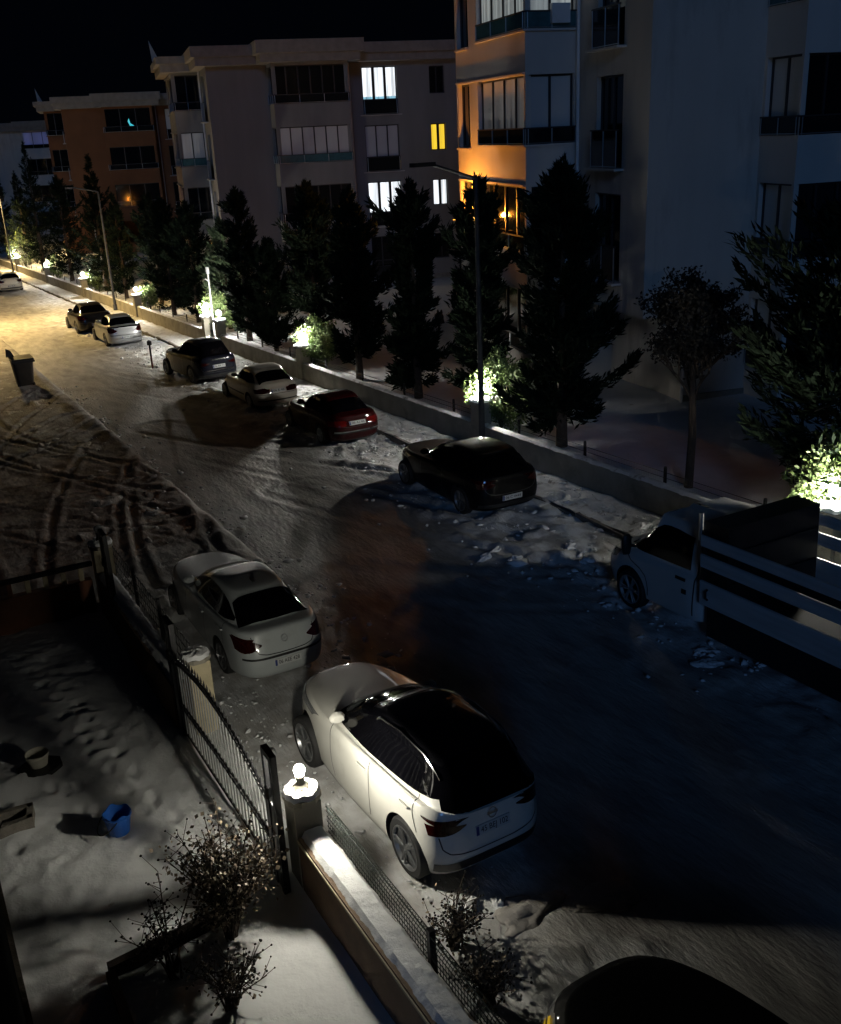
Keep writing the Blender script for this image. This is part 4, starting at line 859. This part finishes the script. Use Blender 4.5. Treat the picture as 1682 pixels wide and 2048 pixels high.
def rose(x, y, h, rad, ns, label, seed, hips=14, leaves=0, lean=(0, 0)):
    r_ = random.Random(seed); t = empty('rose_bush', (x, y, gz(y) + .04)); tag(t, label, 'bush', 'dry rose bushes in the garden bed'); st = MB(); hp = []; lf = []
    for i in range(ns):
        a = r_.random() * 6.28; q = rad * r_.random() ** .5; H = h * r_.uniform(.55, 1.05); e = Vector((math.cos(a) * q + lean[0], math.sin(a) * q + lean[1], H)); m = Vector((e.x * .35, e.y * .35, H * .55))
        st.tube([(r_.uniform(-.06, .06), r_.uniform(-.06, .06), -.05), m, e], [.012, .008, .004], 5, False)
        for k in range(hips):
            b0 = m.lerp(e, r_.random() * 1.0); c = b0 + Vector((r_.uniform(-.16, .16), r_.uniform(-.16, .16), r_.uniform(-.02, .2))); st.tube([b0, c], [.004, .002], 4, False); hp.append(c)
        for k in range(leaves): lf.append(m.lerp(e, r_.random()) + Vector((r_.uniform(-.13, .13), r_.uniform(-.13, .13), r_.uniform(-.12, .12))))
    st.build('stems', M['bark'], t); mb = MB()
    for c in hp: q = r_.uniform(.009, .015); mb.lathe([(.0005, -q), (q * .8, -q * .5), (q, 0), (q * .7, q * .7), (.0005, q)], 6, Matrix.Translation(c))
    mb.build('blossoms', M['dry'], t, True)
    if lf:
        C = np.array([list(p) for p in lf]); L = .022 + .032 * rng.random(len(C)); V = leafquads(C, rng.normal(size=C.shape), L, L * .5); np_mesh('foliage', V, np.arange(len(V)).reshape(-1, 4), M['hip'], t)
rose(1.9, 8.05, 1.12, .55, 60, 'large frosted rose bush beside the gate with pale dry leaves', 3, 8, 30, (.02, .1))
rose(1.25, 7.85, .85, .5, 14, 'thin rose bush with dark dry heads left of the frosted bush', 9, 14, 0, (-.1, .1))
rose(1.6, 7.15, .5, .4, 18, 'low dry rose bush in the timber edged bed at the bottom', 4, 12, 4)

# ------------------------------------------------------------------ street odds and ends
bn = empty('waste_bin', (4.85, 41.8, gz(41.8))); tag(bn, 'dark wheeled waste bin with its lid propped up on the left verge', 'bin')
mb = MB(); P = []
for z, a, bq in ((.12, .42, .36), (.5, .47, .41), (1.05, .55, .48)): P.append([(a * .72 * c, bq * s, z) for c, s in [(math.copysign(abs(math.cos(k * math.pi / 16)) ** .35, math.cos(k * math.pi / 16)), math.copysign(abs(math.sin(k * math.pi / 16)) ** .35, math.sin(k * math.pi / 16))) for k in range(33)]])
mb.grid(P); mb.box((-.37, -.44, 1.03), (.37, .44, 1.1)); mb.build('tub', M['binm'], bn, True); mb = MB(); mb.box((-.4, -.5, 1.1), (.41, .5, 1.17)); mb.box((-.42, -.52, 1.02), (.43, -.48, 1.1)); mb.build('lid', M['black'], bn)
mb = MB(); mb.add([(-.5, .3, 1.17), (-.2, .3, 1.17), (-.2, .36, 1.17), (-.5, .36, 1.17), (-.46, .3, 1.5), (-.3, .3, 1.42), (-.3, .36, 1.42), (-.46, .36, 1.5)], [(0, 3, 2, 1), (4, 5, 6, 7), (0, 1, 5, 4), (1, 2, 6, 5), (2, 3, 7, 6), (3, 0, 4, 7)]); mb.build('bag_flap', M['black'], bn)
for s in (-.27, .27):
    mb = MB(); mb.lathe([(.02, -.05), (.1, -.05), (.11, 0), (.1, .05), (.02, .05)], 16, Matrix.Translation((s, -.3, .1)) @ Matrix.Rotation(math.pi / 2, 4, 'Y')); mb.build('caster', M['tyre'], bn, True)
mk = empty('marker_post', (9.9, 41.9, gz(41.9))); tag(mk, 'thin red and white marker post at the kerb ahead of the blue family car', 'post')
mb = MB(); mb.tube([(0, 0, -.1), (0, 0, .5)], .04, 10); mb.build('lower_band', M['redlens2'], mk, True); mb = MB(); mb.tube([(0, 0, .5), (0, 0, .95)], .04, 10); mb.lathe([(.1, .95), (.1, 1.1), (.02, 1.15)], 10); mb.build('upper_band', M['iron'], mk, True)
def chunk(x, y, sx, sy, sz, seed, label, rz=0., mat='snow', base=None, name='snow_lump', cat='snow lump'):
    bm = bmesh.new(); bmesh.ops.create_icosphere(bm, subdivisions=4, radius=1)
    from mathutils import noise as mn
    for v in bm.verts:
        n = .35 * mn.fractal(v.co * 2.2 + Vector((seed, seed, 0)), 1., 2., 4) + .18 * math.sin(v.co.x * 3.1 + seed) * math.cos(v.co.y * 2.7 + seed * 2) + .12 * math.sin(v.co.z * 6 + v.co.x * 5 + seed * 3); v.co *= 1 + n; v.co.x *= sx; v.co.y *= sy; v.co.z = max(v.co.z, -.4) * sz
    me = bpy.data.meshes.new(name); bm.to_mesh(me); bm.free(); me.polygons.foreach_set('use_smooth', [True] * len(me.polygons)); me.materials.append(M[mat])
    o = bpy.data.objects.new(name, me); col.objects.link(o); o.location = (x, y, (gz(y) if base is None else base) + sz * .2); o.rotation_euler = (0, 0, rz); tag(o, label, cat, 'loose lumps of snow and stone on the road'); return o
lumps = [(9.55, 15.25, .34, .09, .09, 'long snow lump on the road between the black hatchback and the truck', R(20)), (9.8, 14.75, .14, .09, .1, 'small snow lump nearest the long one in front of the truck', 0), (10.75, 13.8, .16, .1, .1, 'snow lump just ahead of the truck nose', .4),
         (10.95, 14.6, .22, .1, .09, 'snow lump by the kerb ahead of the truck', .5), (12.6, 14.4, .22, .1, .08, 'snow lump on the pavement above the truck cab', .3), (12.9, 13.9, .12, .1, .07, 'smallest snow lump on the pavement by the truck', .2),
         (9.75, 9.6, .22, .12, .07, 'snow lump under the side boards of the truck', -.6), (9.95, 9.95, .14, .1, .06, 'thin snow lump behind the truck front wheel', -.4), (9.9, 5.4 + 2.4, .08, .06, .05, 'tiny snow lump beside the truck bed', 0),
         (4.38, 7.0, .1, .06, .07, 'pale snow lump behind the rear bumper of the crossover', 1.1), (4.1, 7.1, .16, .09, .07, 'flat snow lump behind the rear wheel of the crossover', .8)]
for i, (x, y, a, bq, c, lb, rz) in enumerate(lumps): chunk(x, y, a, bq, c, i * 1.3, lb, rz, base=(gz(y) + .15 if x > 12.2 else None))
for i, (x, y, a, bq, c, lb, rz) in enumerate([q for q in [(4.55, 6.72, .42, .22, .07, 'large grey frozen heap between the crossover and the black car', .3), (3.75, 6.5, .4, .14, .045, 'dark soil heap by the wire fence behind the crossover', .9), (5.3, 6.5, .4, .2, .06, 'low frozen heap in front of the black car', -.2), (3.55, 5.8, .4, .12, .05, 'dirty ridge of soil along the wire fence', 1.4)] if 'soil' not in q[5]]):
    chunk(x, y, a, bq, c, 40 + i, lb, rz, 'lot', name='frozen_heap', cat='heap')
chunk(22.2, 39.3, .18, .16, .5, 77, 'dark tree stump standing alone in the snowy yard', 0, 'bark', gz(39.3) + .55, 'tree_stump', 'stump')
rose(3.72, 6.75, .42, .3, 22, 'low dark twiggy shrub between the wire fence and the black car', 21, 8, 10)
rose(3.62, 6.0, .4, .28, 20, 'second dark twiggy shrub nearest the black car along the wire fence', 22, 8, 10)
def clods():
    pts = []
    for _ in range(2600):
        x = 12.1 - abs(rnd.gauss(0, 1.15)); y = 9 + 46 * rnd.random() ** 1.4; pts.append((x, y, gz(y) + .05, 1.))
    for _ in range(700): y = 9 + 36 * rnd.random() ** 1.4; pts.append((rnd.uniform(12.2, 13.2), y, gz(y) + .16, .8))
    for _ in range(900): y = 12 + 28 * rnd.random(); pts.append((5.6 + rnd.gauss(0, .45), y, gz(y) + .08, .9))
    for _ in range(500): y = 4.5 + 9 * rnd.random(); pts.append((3.1 + abs(rnd.gauss(0, .45)), y, gz(y) + .04, .55))
    V = []; F = []
    base = [Vector(p).normalized() for p in ((1, 0, 0), (-1, 0, 0), (0, 1, 0), (0, -1, 0), (0, 0, 1), (.6, .6, .5), (-.6, .6, .5), (.6, -.6, .5), (-.6, -.6, .5), (0, 0, -.6))]
    tri = [(0, 5, 4), (0, 4, 7), (0, 7, 9), (0, 9, 5), (2, 5, 9), (2, 4, 5), (2, 6, 4), (2, 9, 6), (1, 4, 6), (1, 8, 4), (1, 6, 9), (1, 9, 8), (3, 4, 8), (3, 7, 4), (3, 8, 9), (3, 9, 7)]
    for x, y, z, k in pts:
        s_ = k * .018 * math.exp(rnd.gauss(.25, .55)); a = rnd.random() * 6.28; q = rnd.uniform(1, 2.2); o = len(V)
        for bv in base:
            w = bv * s_ * rnd.uniform(.65, 1.3); u_ = w.x * q; V.append((x + u_ * math.cos(a) - w.y * math.sin(a), y + u_ * math.sin(a) + w.y * math.cos(a), z + w.z * .8))
        F += [(o + i, o + j, o + k2) for i, j, k2 in tri]
    o = np_mesh('snow_debris', np.array(V), np.array(F), M['snow']); tag(o, 'crumbled snow clods strewn along the kerbs and wheel tracks', 'snow', None, 'stuff')
clods()
# ------------------------------------------------------------------ apartment blocks
def litmat(name, c, s, lo=.55, sc_=(9, 9, .25)):
    m, nt, b = nodes(name); N = nt.nodes; tc = N.new('ShaderNodeTexCoord'); mp = N.new('ShaderNodeMapping'); mp.inputs['Scale'].default_value = sc_
    nz = N.new('ShaderNodeTexNoise'); nz.inputs['Scale'].default_value = 1.; nz.inputs['Detail'].default_value = 5
    nt.links.new(tc.outputs['Object'], mp.inputs[0]); nt.links.new(mp.outputs[0], nz.inputs['Vector'])
    mr = N.new('ShaderNodeMapRange'); mr.inputs['From Min'].default_value = .35; mr.inputs['From Max'].default_value = .62; mr.inputs['To Min'].default_value = lo * s; mr.inputs['To Max'].default_value = s
    nt.links.new(nz.outputs['Fac'], mr.inputs['Value']); nt.links.new(mr.outputs[0], b.inputs['Emission Strength'])
    b.inputs['Emission Color'].default_value = (*c, 1); b.inputs['Base Color'].default_value = (.5, .5, .5, 1); b.inputs['Roughness'].default_value = .8; return m
M['litw'] = litmat('lit_white_curtain', (.9, .96, 1.), 1.5, .4, (14, 14, .3)); M['litb'] = litmat('lit_blue_lower_room', (.35, .75, .95), .8, .35)
M['lity'] = litmat('lit_yellow_blind', (1., .66, .01), 1.0, .85); M['litc'] = litmat('lit_grey_curtain', (.72, .8, .78), .34, .3, (7, 7, .2))
M['litv'] = litmat('violet_lit_room', (.2, .22, .75), .12, .2, (3, 3, .3)); M['litd'] = litmat('faint_lit_curtain', (.75, .72, .62), .02, .25, (8, 8, .2)); M['litd2'] = litmat('very_faint_curtain', (.5, .75, .95), .004, .2, (5, 5, .2))
M['litk'] = litmat('cool_dim_curtain', (.8, .8, .76), .06, .15, (6, 6, .3))
GL = dict(dark='glass', litw='litw', lity='lity', litc='litc', litv='litv', litd='litd', litk='litk', litd2='litd2')
def panel(mb, O, ux, n, L, z0, z1, ops, dep=.22):
    us = sorted({0., L} | {o[0] for o in ops} | {o[1] for o in ops}); zs = sorted({z0, z1} | {o[2] for o in ops} | {o[3] for o in ops})
    P = lambda u, z, d=0.: (O[0] + ux[0] * u - n[0] * d, O[1] + ux[1] * u - n[1] * d, z)
    for u0, u1 in zip(us[:-1], us[1:]):
        for a, b in zip(zs[:-1], zs[1:]):
            cu, cz = (u0 + u1) / 2, (a + b) / 2
            if any(o[0] < cu < o[1] and o[2] < cz < o[3] for o in ops): continue
            mb.add([P(u0, a), P(u1, a), P(u1, b), P(u0, b)], [(0, 1, 2, 3)])
    for u0, u1, a, b in ops:
        mb.add([P(u0, a), P(u1, a), P(u1, b), P(u0, b), P(u0, a, dep), P(u1, a, dep), P(u1, b, dep), P(u0, b, dep)], [(0, 4, 5, 1), (1, 5, 6, 2), (2, 6, 7, 3), (3, 7, 4, 0)])
def window(root, O, ux, n, op, cols, style='dark', inset=.16, tr=None, name='window', lower=None):
    u0, u1, a, b = op
    def bx(mb, ua, ub, za, zb, d0, d1):
        pts = [(O[0] + ux[0] * u - n[0] * d, O[1] + ux[1] * u - n[1] * d, z) for z in (za, zb) for u, d in ((ua, d0), (ub, d0), (ub, d1), (ua, d1))]
        mb.add(pts, [(0, 3, 2, 1), (4, 5, 6, 7), (0, 1, 5, 4), (1, 2, 6, 5), (2, 3, 7, 6), (3, 0, 4, 7)])
    mw = .075 if name == 'lit_window' else .035; mb = MB(); e = .002; t = .055; d0, d1 = inset - .03, inset + .04
    bx(mb, u0 + e, u0 + t, a + e, b - e, d0, d1); bx(mb, u1 - t, u1 - e, a + e, b - e, d0, d1); bx(mb, u0 + t, u1 - t, a + e, a + t, d0, d1); bx(mb, u0 + t, u1 - t, b - t, b - e, d0, d1)
    for c in range(1, cols): u = u0 + (u1 - u0) * c / cols; bx(mb, u - mw, u + mw, a + t, b - t, d0, d1 - .003)
    if tr: bx(mb, u0 + t, u1 - t, a + tr - .03, a + tr + .03, d0 + .004, d1 - .006)
    w = mb.build(name, M['frame'], root)
    def pane(nm, za, zb, st, d):
        mb = MB(); P = lambda u, z: (O[0] + ux[0] * u - n[0] * d, O[1] + ux[1] * u - n[1] * d, z)
        mb.add([P(u0 + .03, za), P(u1 - .03, za), P(u1 - .03, zb), P(u0 + .03, zb)], [(0, 1, 2, 3)]); mb.build(nm, M[GL.get(st, st)], w)
    if lower: pane('lower_pane', a + .03, a + lower[0], lower[1], inset + .012); pane('pane', a + lower[0] + .001, b - .03, style, inset + .012)
    else: pane('pane', a + .03, b - .03, style, inset + .012)
    return w
def railing(root, O, ux, n, L, z0, h, posts, glass='bglass', d=-.03):
    P = lambda u, z, q: Vector((O[0] + ux[0] * u - n[0] * q, O[1] + ux[1] * u - n[1] * q, z))
    mb = MB()
    mb.tube([P(.02, z0 + .03, d - .016), P(L - .02, z0 + .03, d - .016)], .012, 6)
    for i in range(posts): u = .06 + (L - .12) * i / max(posts - 1, 1); mb.tube([P(u, z0, d - .015), P(u, z0 + h, d - .015)], .016, 6)
    r = mb.build('railing', M['rail'], root, True)
    mb = MB(); p = [P(0, z0 + h, d - .02), P(L, z0 + h, d - .02), P(L, z0 + h, d + .03), P(0, z0 + h, d + .03)]
    mb.add([*p, *[q + Vector((0, 0, .04)) for q in p]], [(0, 3, 2, 1), (4, 5, 6, 7), (0, 1, 5, 4), (1, 2, 6, 5), (2, 3, 7, 6), (3, 0, 4, 7)]); mb.build('handrail', M['frame'], r)
    mb = MB(); mb.add([P(0, z0, d), P(L, z0, d), P(L, z0 + h, d), P(0, z0 + h, d)], [(0, 1, 2, 3)]); mb.build('railing_glass', M[glass], r)
SP = 3.05
def block(C, az, z0, label, cfg, bw=4.15, far=False, sm='stucco', sm2='stucco2'):
    root = empty('apartment_block', (C[0], C[1], z0), -az); tag(root, label, 'building', 'apartment blocks in a row')
    W, Pz, T = 3.28, 1.6, 12.1; sill = lambda k: .95 + SP * k; st = lambda key, d='dark': cfg.get(key, d)
    fr = ((1, 0), (0, -1)); sd = ((0, 1), (-1, 0))
    wl = MB(); pp = MB(); win = []
    e0 = W + bw; A1 = 17.5
    ops = []
    for k in range(4):
        o = (e0 + 1.1 - W - bw, e0 + 3.1 - W - bw, .2 + SP * k + (.0 if k else .3), sill(k) + 1.75); ops.append(o); win.append((('fw', k), (e0, 0), *fr, o, 3))
        o = (5.0, 5.9, sill(k) + .25, sill(k) + 1.7); ops.append(o); win.append((('sw', k), (e0, 0), *fr, o, 2))
        o = (7.2, 8.8, sill(k) + .1, sill(k) + 1.7); ops.append(o); win.append((('ew', k), (e0, 0), *fr, o, 3))
    panel(wl, (e0, 0), *fr, A1 - e0, -3, T, ops)
    panel(wl, (1.3, 0), *fr, W - 1.3, -3, 2.5, []); panel(wl, (0, 0), *fr, W, 2.5, T, [])
    wl.add([(0, 0, 2.5), (1.3, 0, 2.5), (1.3, 4.3, 2.5), (0, 4.3, 2.5)], [(0, 1, 2, 3)])
    wl.add([(1.3, 0, -3), (1.3, 4.3, -3), (1.3, 4.3, 2.5), (1.3, 0, 2.5)], [(0, 3, 2, 1)]); wl.add([(-1.6, 4.3, -3), (1.3, 4.3, -3), (1.3, 4.3, 2.5), (-1.6, 4.3, 2.5)], [(0, 1, 2, 3)])
    ops = []
    for k in (1, 2, 3): o = (1.45, 3.0, .25 + SP * k, 2.62 + SP * k); ops.append(o); win.append((('side', k), (0, 0), *sd, o, 2))
    panel(wl, (0, 0), *sd, 4.3, 2.5, T, ops)
    panel(wl, (A1, 0), (0, 1), (1, 0), 15, -3, T, []); panel(wl, (0, 15), (1, 0), (0, 1), A1, -3, T, []); panel(wl, (0, 10.3), *sd, 4.7, -3, T, [])
    # side bay
    B0, B1_ = 4.3, 10.3; of = []; os_ = []
    for k in range(4):
        o = (.12, 3.95, sill(k), sill(k) + 1.85); os_.append(o); win.append((('sb', k), (-Pz, B0), *sd, o, 4))
        o = (4.75, 5.85, sill(k) - .1, sill(k) + 1.85); os_.append(o); win.append((('sb2', k), (-Pz, B0), *sd, o, 1))
        o = (.1, Pz - .08, sill(k), sill(k) + 1.85); of.append(o); win.append((('sbf', k), (-Pz, B0), *fr, o, 2))
    panel(pp, (-Pz, B0), *sd, B1_ - B0, -3, T, os_); panel(pp, (-Pz, B0), *fr, Pz, -3, T, of); panel(pp, (-Pz, B1_), (1, 0), (0, 1), Pz, -3, T, [])
    pp.build('bay_wall', M[sm2], root); pp = MB()
    # front bay
    ol = []; of = []; orr = []
    for k in range(4):
        o = (.1, Pz - .12, sill(k), sill(k) + 1.85); ol.append(o); win.append((('bl', k), (W, -Pz), *sd, o, 2)); orr.append(o); win.append((('br', k), (e0, -Pz), (0, 1), (1, 0), o, 2))
        o = (.12, bw - .12, sill(k), sill(k) + 1.85); of.append(o); win.append((('bf', k), (W, -Pz), *fr, o, 6))
    panel(pp, (W, -Pz), *sd, Pz, -3, T, ol); panel(pp, (W, -Pz), *fr, bw, -3, T, of); panel(pp, (e0, -Pz), (0, 1), (1, 0), Pz, -3, T, orr)
    wl.build('wall', M[sm], root); pp.build('bay_wall', M[sm2], root)
    for k in range(4):
        mb = MB(); z = sill(k) - .085; mb.prism([(-Pz - .09, B0 - .09), (-.002, B0 - .09), (-.002, B0 - .002), (-Pz - .002, B0 - .002), (-Pz - .002, B0 + 3.98), (-Pz - .09, B0 + 3.98)], z, z + .06); mb.box((-Pz - .09, B0 + 4.7, z - .1), (-Pz - .002, B0 + 5.9, z - .04)); mb.build('sill', M[sm2], root)
        mb = MB(); z = sill(k) + 1.87; mb.box((-Pz - .07, B0 + .05, z), (-Pz - .002, B0 + 5.95, z + .05)); mb.build('lintel', M[sm2], root)
    rf = MB()
    rf.prism([(-.55, -.6), (W - .6, -.6), (W - .6, -2.15), (e0 + .6, -2.15), (e0 + .6, -.6), (A1 + .6, -.6), (A1 + .6, 15.6), (-.55, 15.6), (-.55, 10.9), (-2.15, 10.9), (-2.15, 3.75), (-.55, 3.75)], T + .001, T + .42)
    r = rf.build('roof', M['roofm'], root)
    rf = MB(); rf.box((-.75, -.8, T + .422), (W - .8, 15.8, T + .95)); rf.box((W - .798, -2.35, T + .422), (e0 + .8, 15.7, T + 1.05)); rf.box((e0 + .802, -.8, T + .422), (A1 + .8, 15.8, T + .95)); rf.box((-2.35, 3.55, T + .422), (-.752, 11.1, T + .8)); rf.build('fascia', M['roofm'], r)
    if cfg.get('chimney', True): mb = MB(); mb.add([(-2.2, 10.4, T + .8), (-1.7, 10.4, T + .8), (-2.3, 10.4, T + 2.2), (-2.2, 10.7, T + .8), (-1.7, 10.7, T + .8), (-2.3, 10.7, T + 2.2)], [(0, 1, 2), (3, 5, 4), (0, 3, 4, 1), (1, 4, 5, 2), (2, 5, 3, 0)]); mb.build('gable_fin', M['stucco2'], r)
    for key, O, ux, n, o, c in win:
        if far and (key[1] == 0 or key[0] in ('br', 'ew')): continue
        s = cfg.get(key, 'dark'); lo = cfg.get(('lo',) + key)
        window(root, O, ux, n, o, c if not (far and c > 3) else 3, s, lower=lo, tr=.8 if key[0] == 'fw' else None, name='lit_window' if s in ('litw', 'lity') else 'window')
    for k in range(4):
        if far and k == 0: continue
        gls = 'teal' if cfg.get(('teal', k)) else 'bglass'
        railing(root, (-Pz, B0), *sd, 3.95, sill(k) - .02, .42, 4, gls); railing(root, (-Pz, B0), *fr, Pz, sill(k) - .02, .42, 3, gls)
        railing(root, (W, -Pz), *sd, Pz, sill(k) - .02, .42, 3, gls); railing(root, (W, -Pz), *fr, bw, sill(k) - .02, .42, 4, gls)
        if k: railing(root, (0, 1.4), *sd, 1.65, .26 + SP * k, .95, 3, d=-.16)
        mb = MB(); mb.box((e0 + .9, -.14, .16 + SP * k), (e0 + 3.3, -.002, .2 + SP * k)); mb.box((-.3, 1.3, .19 + SP * max(k, 1)), (-.002, 3.15, .245 + SP * max(k, 1))) if k else None; mb.build('sill', M['stucco2'], root)
        railing(root, (e0 + 1.1, 0), *fr, 2.0, .22 + SP * k, .75, 2, d=-.04)
    mb = MB(); mb.tube([(e0 + .35, -.06, -.5), (e0 + .35, -.06, T)], .05, 8); mb.tube([(-.06, 4.1, 2.5), (-.06, 4.1, T)], .05, 8); mb.tube([(1.26, -.05, -.2), (1.26, -.05, 2.5)], .045, 8); mb.build('downpipe', M['white'], root, True)
    mb = MB(); mb.box((1.302, -.05, -1.5), (W - .002, -.002, .22)); mb.box((W - .03, -Pz - .03, -1.5), (e0 + .03, -Pz - .001, .1)); mb.box((e0, -.05, -1.5), (A1, -.002, .3)); mb.build('plinth', M['stone'], root)
    return root
def dish(root, p, s=.35):
    mb = MB(); m = Matrix.Translation(p) @ Matrix.Rotation(R(70), 4, 'X'); mb.lathe([(.001, 0), (s * .6, .03), (s, .1)], 20, m); mb.tube([m @ Vector((0, 0, 0)), m @ Vector((0, 0, -.3))], .02, 6); mb.tube([m @ Vector((0, s, .08)), m @ Vector((0, 0, .35))], .012, 6); mb.build('satellite_dish', M['galv'], root, True)
b1 = block((18.386, 21.33), .2072, -.389, 'nearest cream apartment block with a blank dark side and orange lit bay', {('sb', 3): 'litc', ('sbf', 3): 'litc', ('teal', 3): 1, ('sb', 2): 'litk', ('bl', 2): 'litd2', ('bl', 1): 'litd2', ('bl', 0): 'litd2', ('sbf', 2): 'litd2', ('side', 2): 'dark'})
mb = MB(); mb.box((-.85, 4.12, 10.2), (-.3, 4.28, 10.7)); mb.lathe([(.2, 0), (.2, .02), (.05, .02)], 20, Matrix.Translation((-.62, 4.118, 10.45)) @ Matrix.Rotation(R(90), 4, 'X')); mb.build('air_conditioner', M['white'], b1)
b2 = block((18.44, 57.0), .2237, -1.277, 'second apartment block with bright white and yellow lit windows', {('fw', 3): 'litw', ('lo', 'fw', 3): (.95, 'litb'), ('fw', 1): 'litw', ('sw', 2): 'lity', ('sw', 1): 'litw', ('bf', 2): 'litd', ('teal', 2): 1, ('sb', 2): 'litd', ('sbf', 2): 'litk', ('fw', 2): 'litd2'}, sm='stucco_b', sm2='stucco_b')
b3 = block((17.924, 95.607), .2115, -1.965, 'third apartment block further back, brownish with a teal screen glow', {('fw', 3): 'litd', ('sb', 3): 'litd'}, far=True, sm='stucco_c', sm2='stucco_c')
mb = MB(); mb.add([(5.3, -1.5, 10.9), (5.42, -1.5, 11.15), (5.5, -1.5, 10.75), (5.8, -1.5, 10.55), (5.65, -1.5, 10.45), (5.75, -1.5, 10.2), (5.5, -1.5, 10.15), (5.3, -1.5, 10.3), (5.45, -1.5, 10.5)], [(0, 8, 2, 1), (8, 7, 6, 5, 4), (8, 4, 3, 2)]); mb.add([(6.2, -1.5, 7.2), (6.35, -1.5, 7.05), (6.5, -1.5, 7.1), (6.42, -1.5, 7.3), (6.3, -1.5, 7.5)], [(0, 1, 2, 3, 4)]); mb.build('screen_glow', M['litt'], b3)
b4 = block((17.479, 137.857), .2094, -2.973, 'farthest apartment block at the left edge with a violet lit balcony', {('bf', 3): 'litv'}, far=True, bw=3.6)

# ------------------------------------------------------------------ amber entrance lamps (the orange light on the blocks)
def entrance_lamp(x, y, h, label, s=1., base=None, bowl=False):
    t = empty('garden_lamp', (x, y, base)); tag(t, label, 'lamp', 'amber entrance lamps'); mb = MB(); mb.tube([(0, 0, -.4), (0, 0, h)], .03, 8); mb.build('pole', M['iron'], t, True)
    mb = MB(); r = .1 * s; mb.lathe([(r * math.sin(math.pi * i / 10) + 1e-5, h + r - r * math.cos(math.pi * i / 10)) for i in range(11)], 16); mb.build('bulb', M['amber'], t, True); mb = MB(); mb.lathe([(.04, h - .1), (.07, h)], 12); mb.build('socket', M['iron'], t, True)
    if bowl: mb = MB(); mb.lathe([(.05, h - .03), (r * 1.6, h - .02), (r * 2.3, h + r * .75), (r * 2.36, h + r * .75), (r * 1.65, h - .05), (.05, h - .06)], 24); mb.build('bowl_shade', M['iron'], t, True)  # bowl added to block the amber light downwards
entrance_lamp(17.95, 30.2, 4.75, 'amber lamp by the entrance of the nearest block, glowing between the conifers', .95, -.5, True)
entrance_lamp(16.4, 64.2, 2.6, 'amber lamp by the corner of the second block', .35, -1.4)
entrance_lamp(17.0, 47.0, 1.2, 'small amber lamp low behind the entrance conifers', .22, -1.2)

hs = empty('house', (-6, 0, 0)); tag(hs, 'dark house wall at the bottom left corner of the garden', 'building')
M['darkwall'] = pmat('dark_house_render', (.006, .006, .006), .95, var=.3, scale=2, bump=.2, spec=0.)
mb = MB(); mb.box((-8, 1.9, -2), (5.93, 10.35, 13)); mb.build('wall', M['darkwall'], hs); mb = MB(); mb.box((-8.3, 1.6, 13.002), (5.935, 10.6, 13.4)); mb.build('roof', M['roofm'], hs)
# ------------------------------------------------------------------ light, sky, camera
w = bpy.data.worlds.new('World'); sc.world = w; w.use_nodes = True
bg = w.node_tree.nodes['Background']; bg.inputs['Color'].default_value = (.25, .45, 1., 1); bg.inputs['Strength'].default_value = .0014
L = bpy.data.lights.new('moonlight', 'SUN'); L.energy = .19; L.angle = R(12); L.color = (.18, .43, 1.)
o = bpy.data.objects.new('moonlight', L); col.objects.link(o); o.rotation_euler = Vector((.47, .85, -.34)).to_track_quat('-Z', 'Y').to_euler()
cam = bpy.data.cameras.new('camera'); cam.sensor_fit = 'HORIZONTAL'; cam.sensor_width = 36; cam.lens = 36 * 2024 / 1682; cam.clip_start = .1; cam.clip_end = 2000
co = bpy.data.objects.new('camera', cam); col.objects.link(co); sc.camera = co
RX = Vector((.87506501, -.48191972, -.04488433)); RY = Vector((-.20746847, -.2896959, -.93436241)); RZ = Vector((.43728487, .82693994, -.35348589))
m = Matrix((RX, -RY, -RZ)).transposed().to_4x4(); m.translation = (0, 0, 7.2); co.matrix_world = m
sc.render.engine = 'CYCLES'; sc.cycles.use_denoising = True
sc.cycles.max_bounces = 6; sc.cycles.diffuse_bounces = 3; sc.cycles.sample_clamp_indirect = 3
sc.view_settings.view_transform = 'Standard'; sc.view_settings.look = 'None'; sc.view_settings.exposure = 0; sc.view_settings.gamma = 1
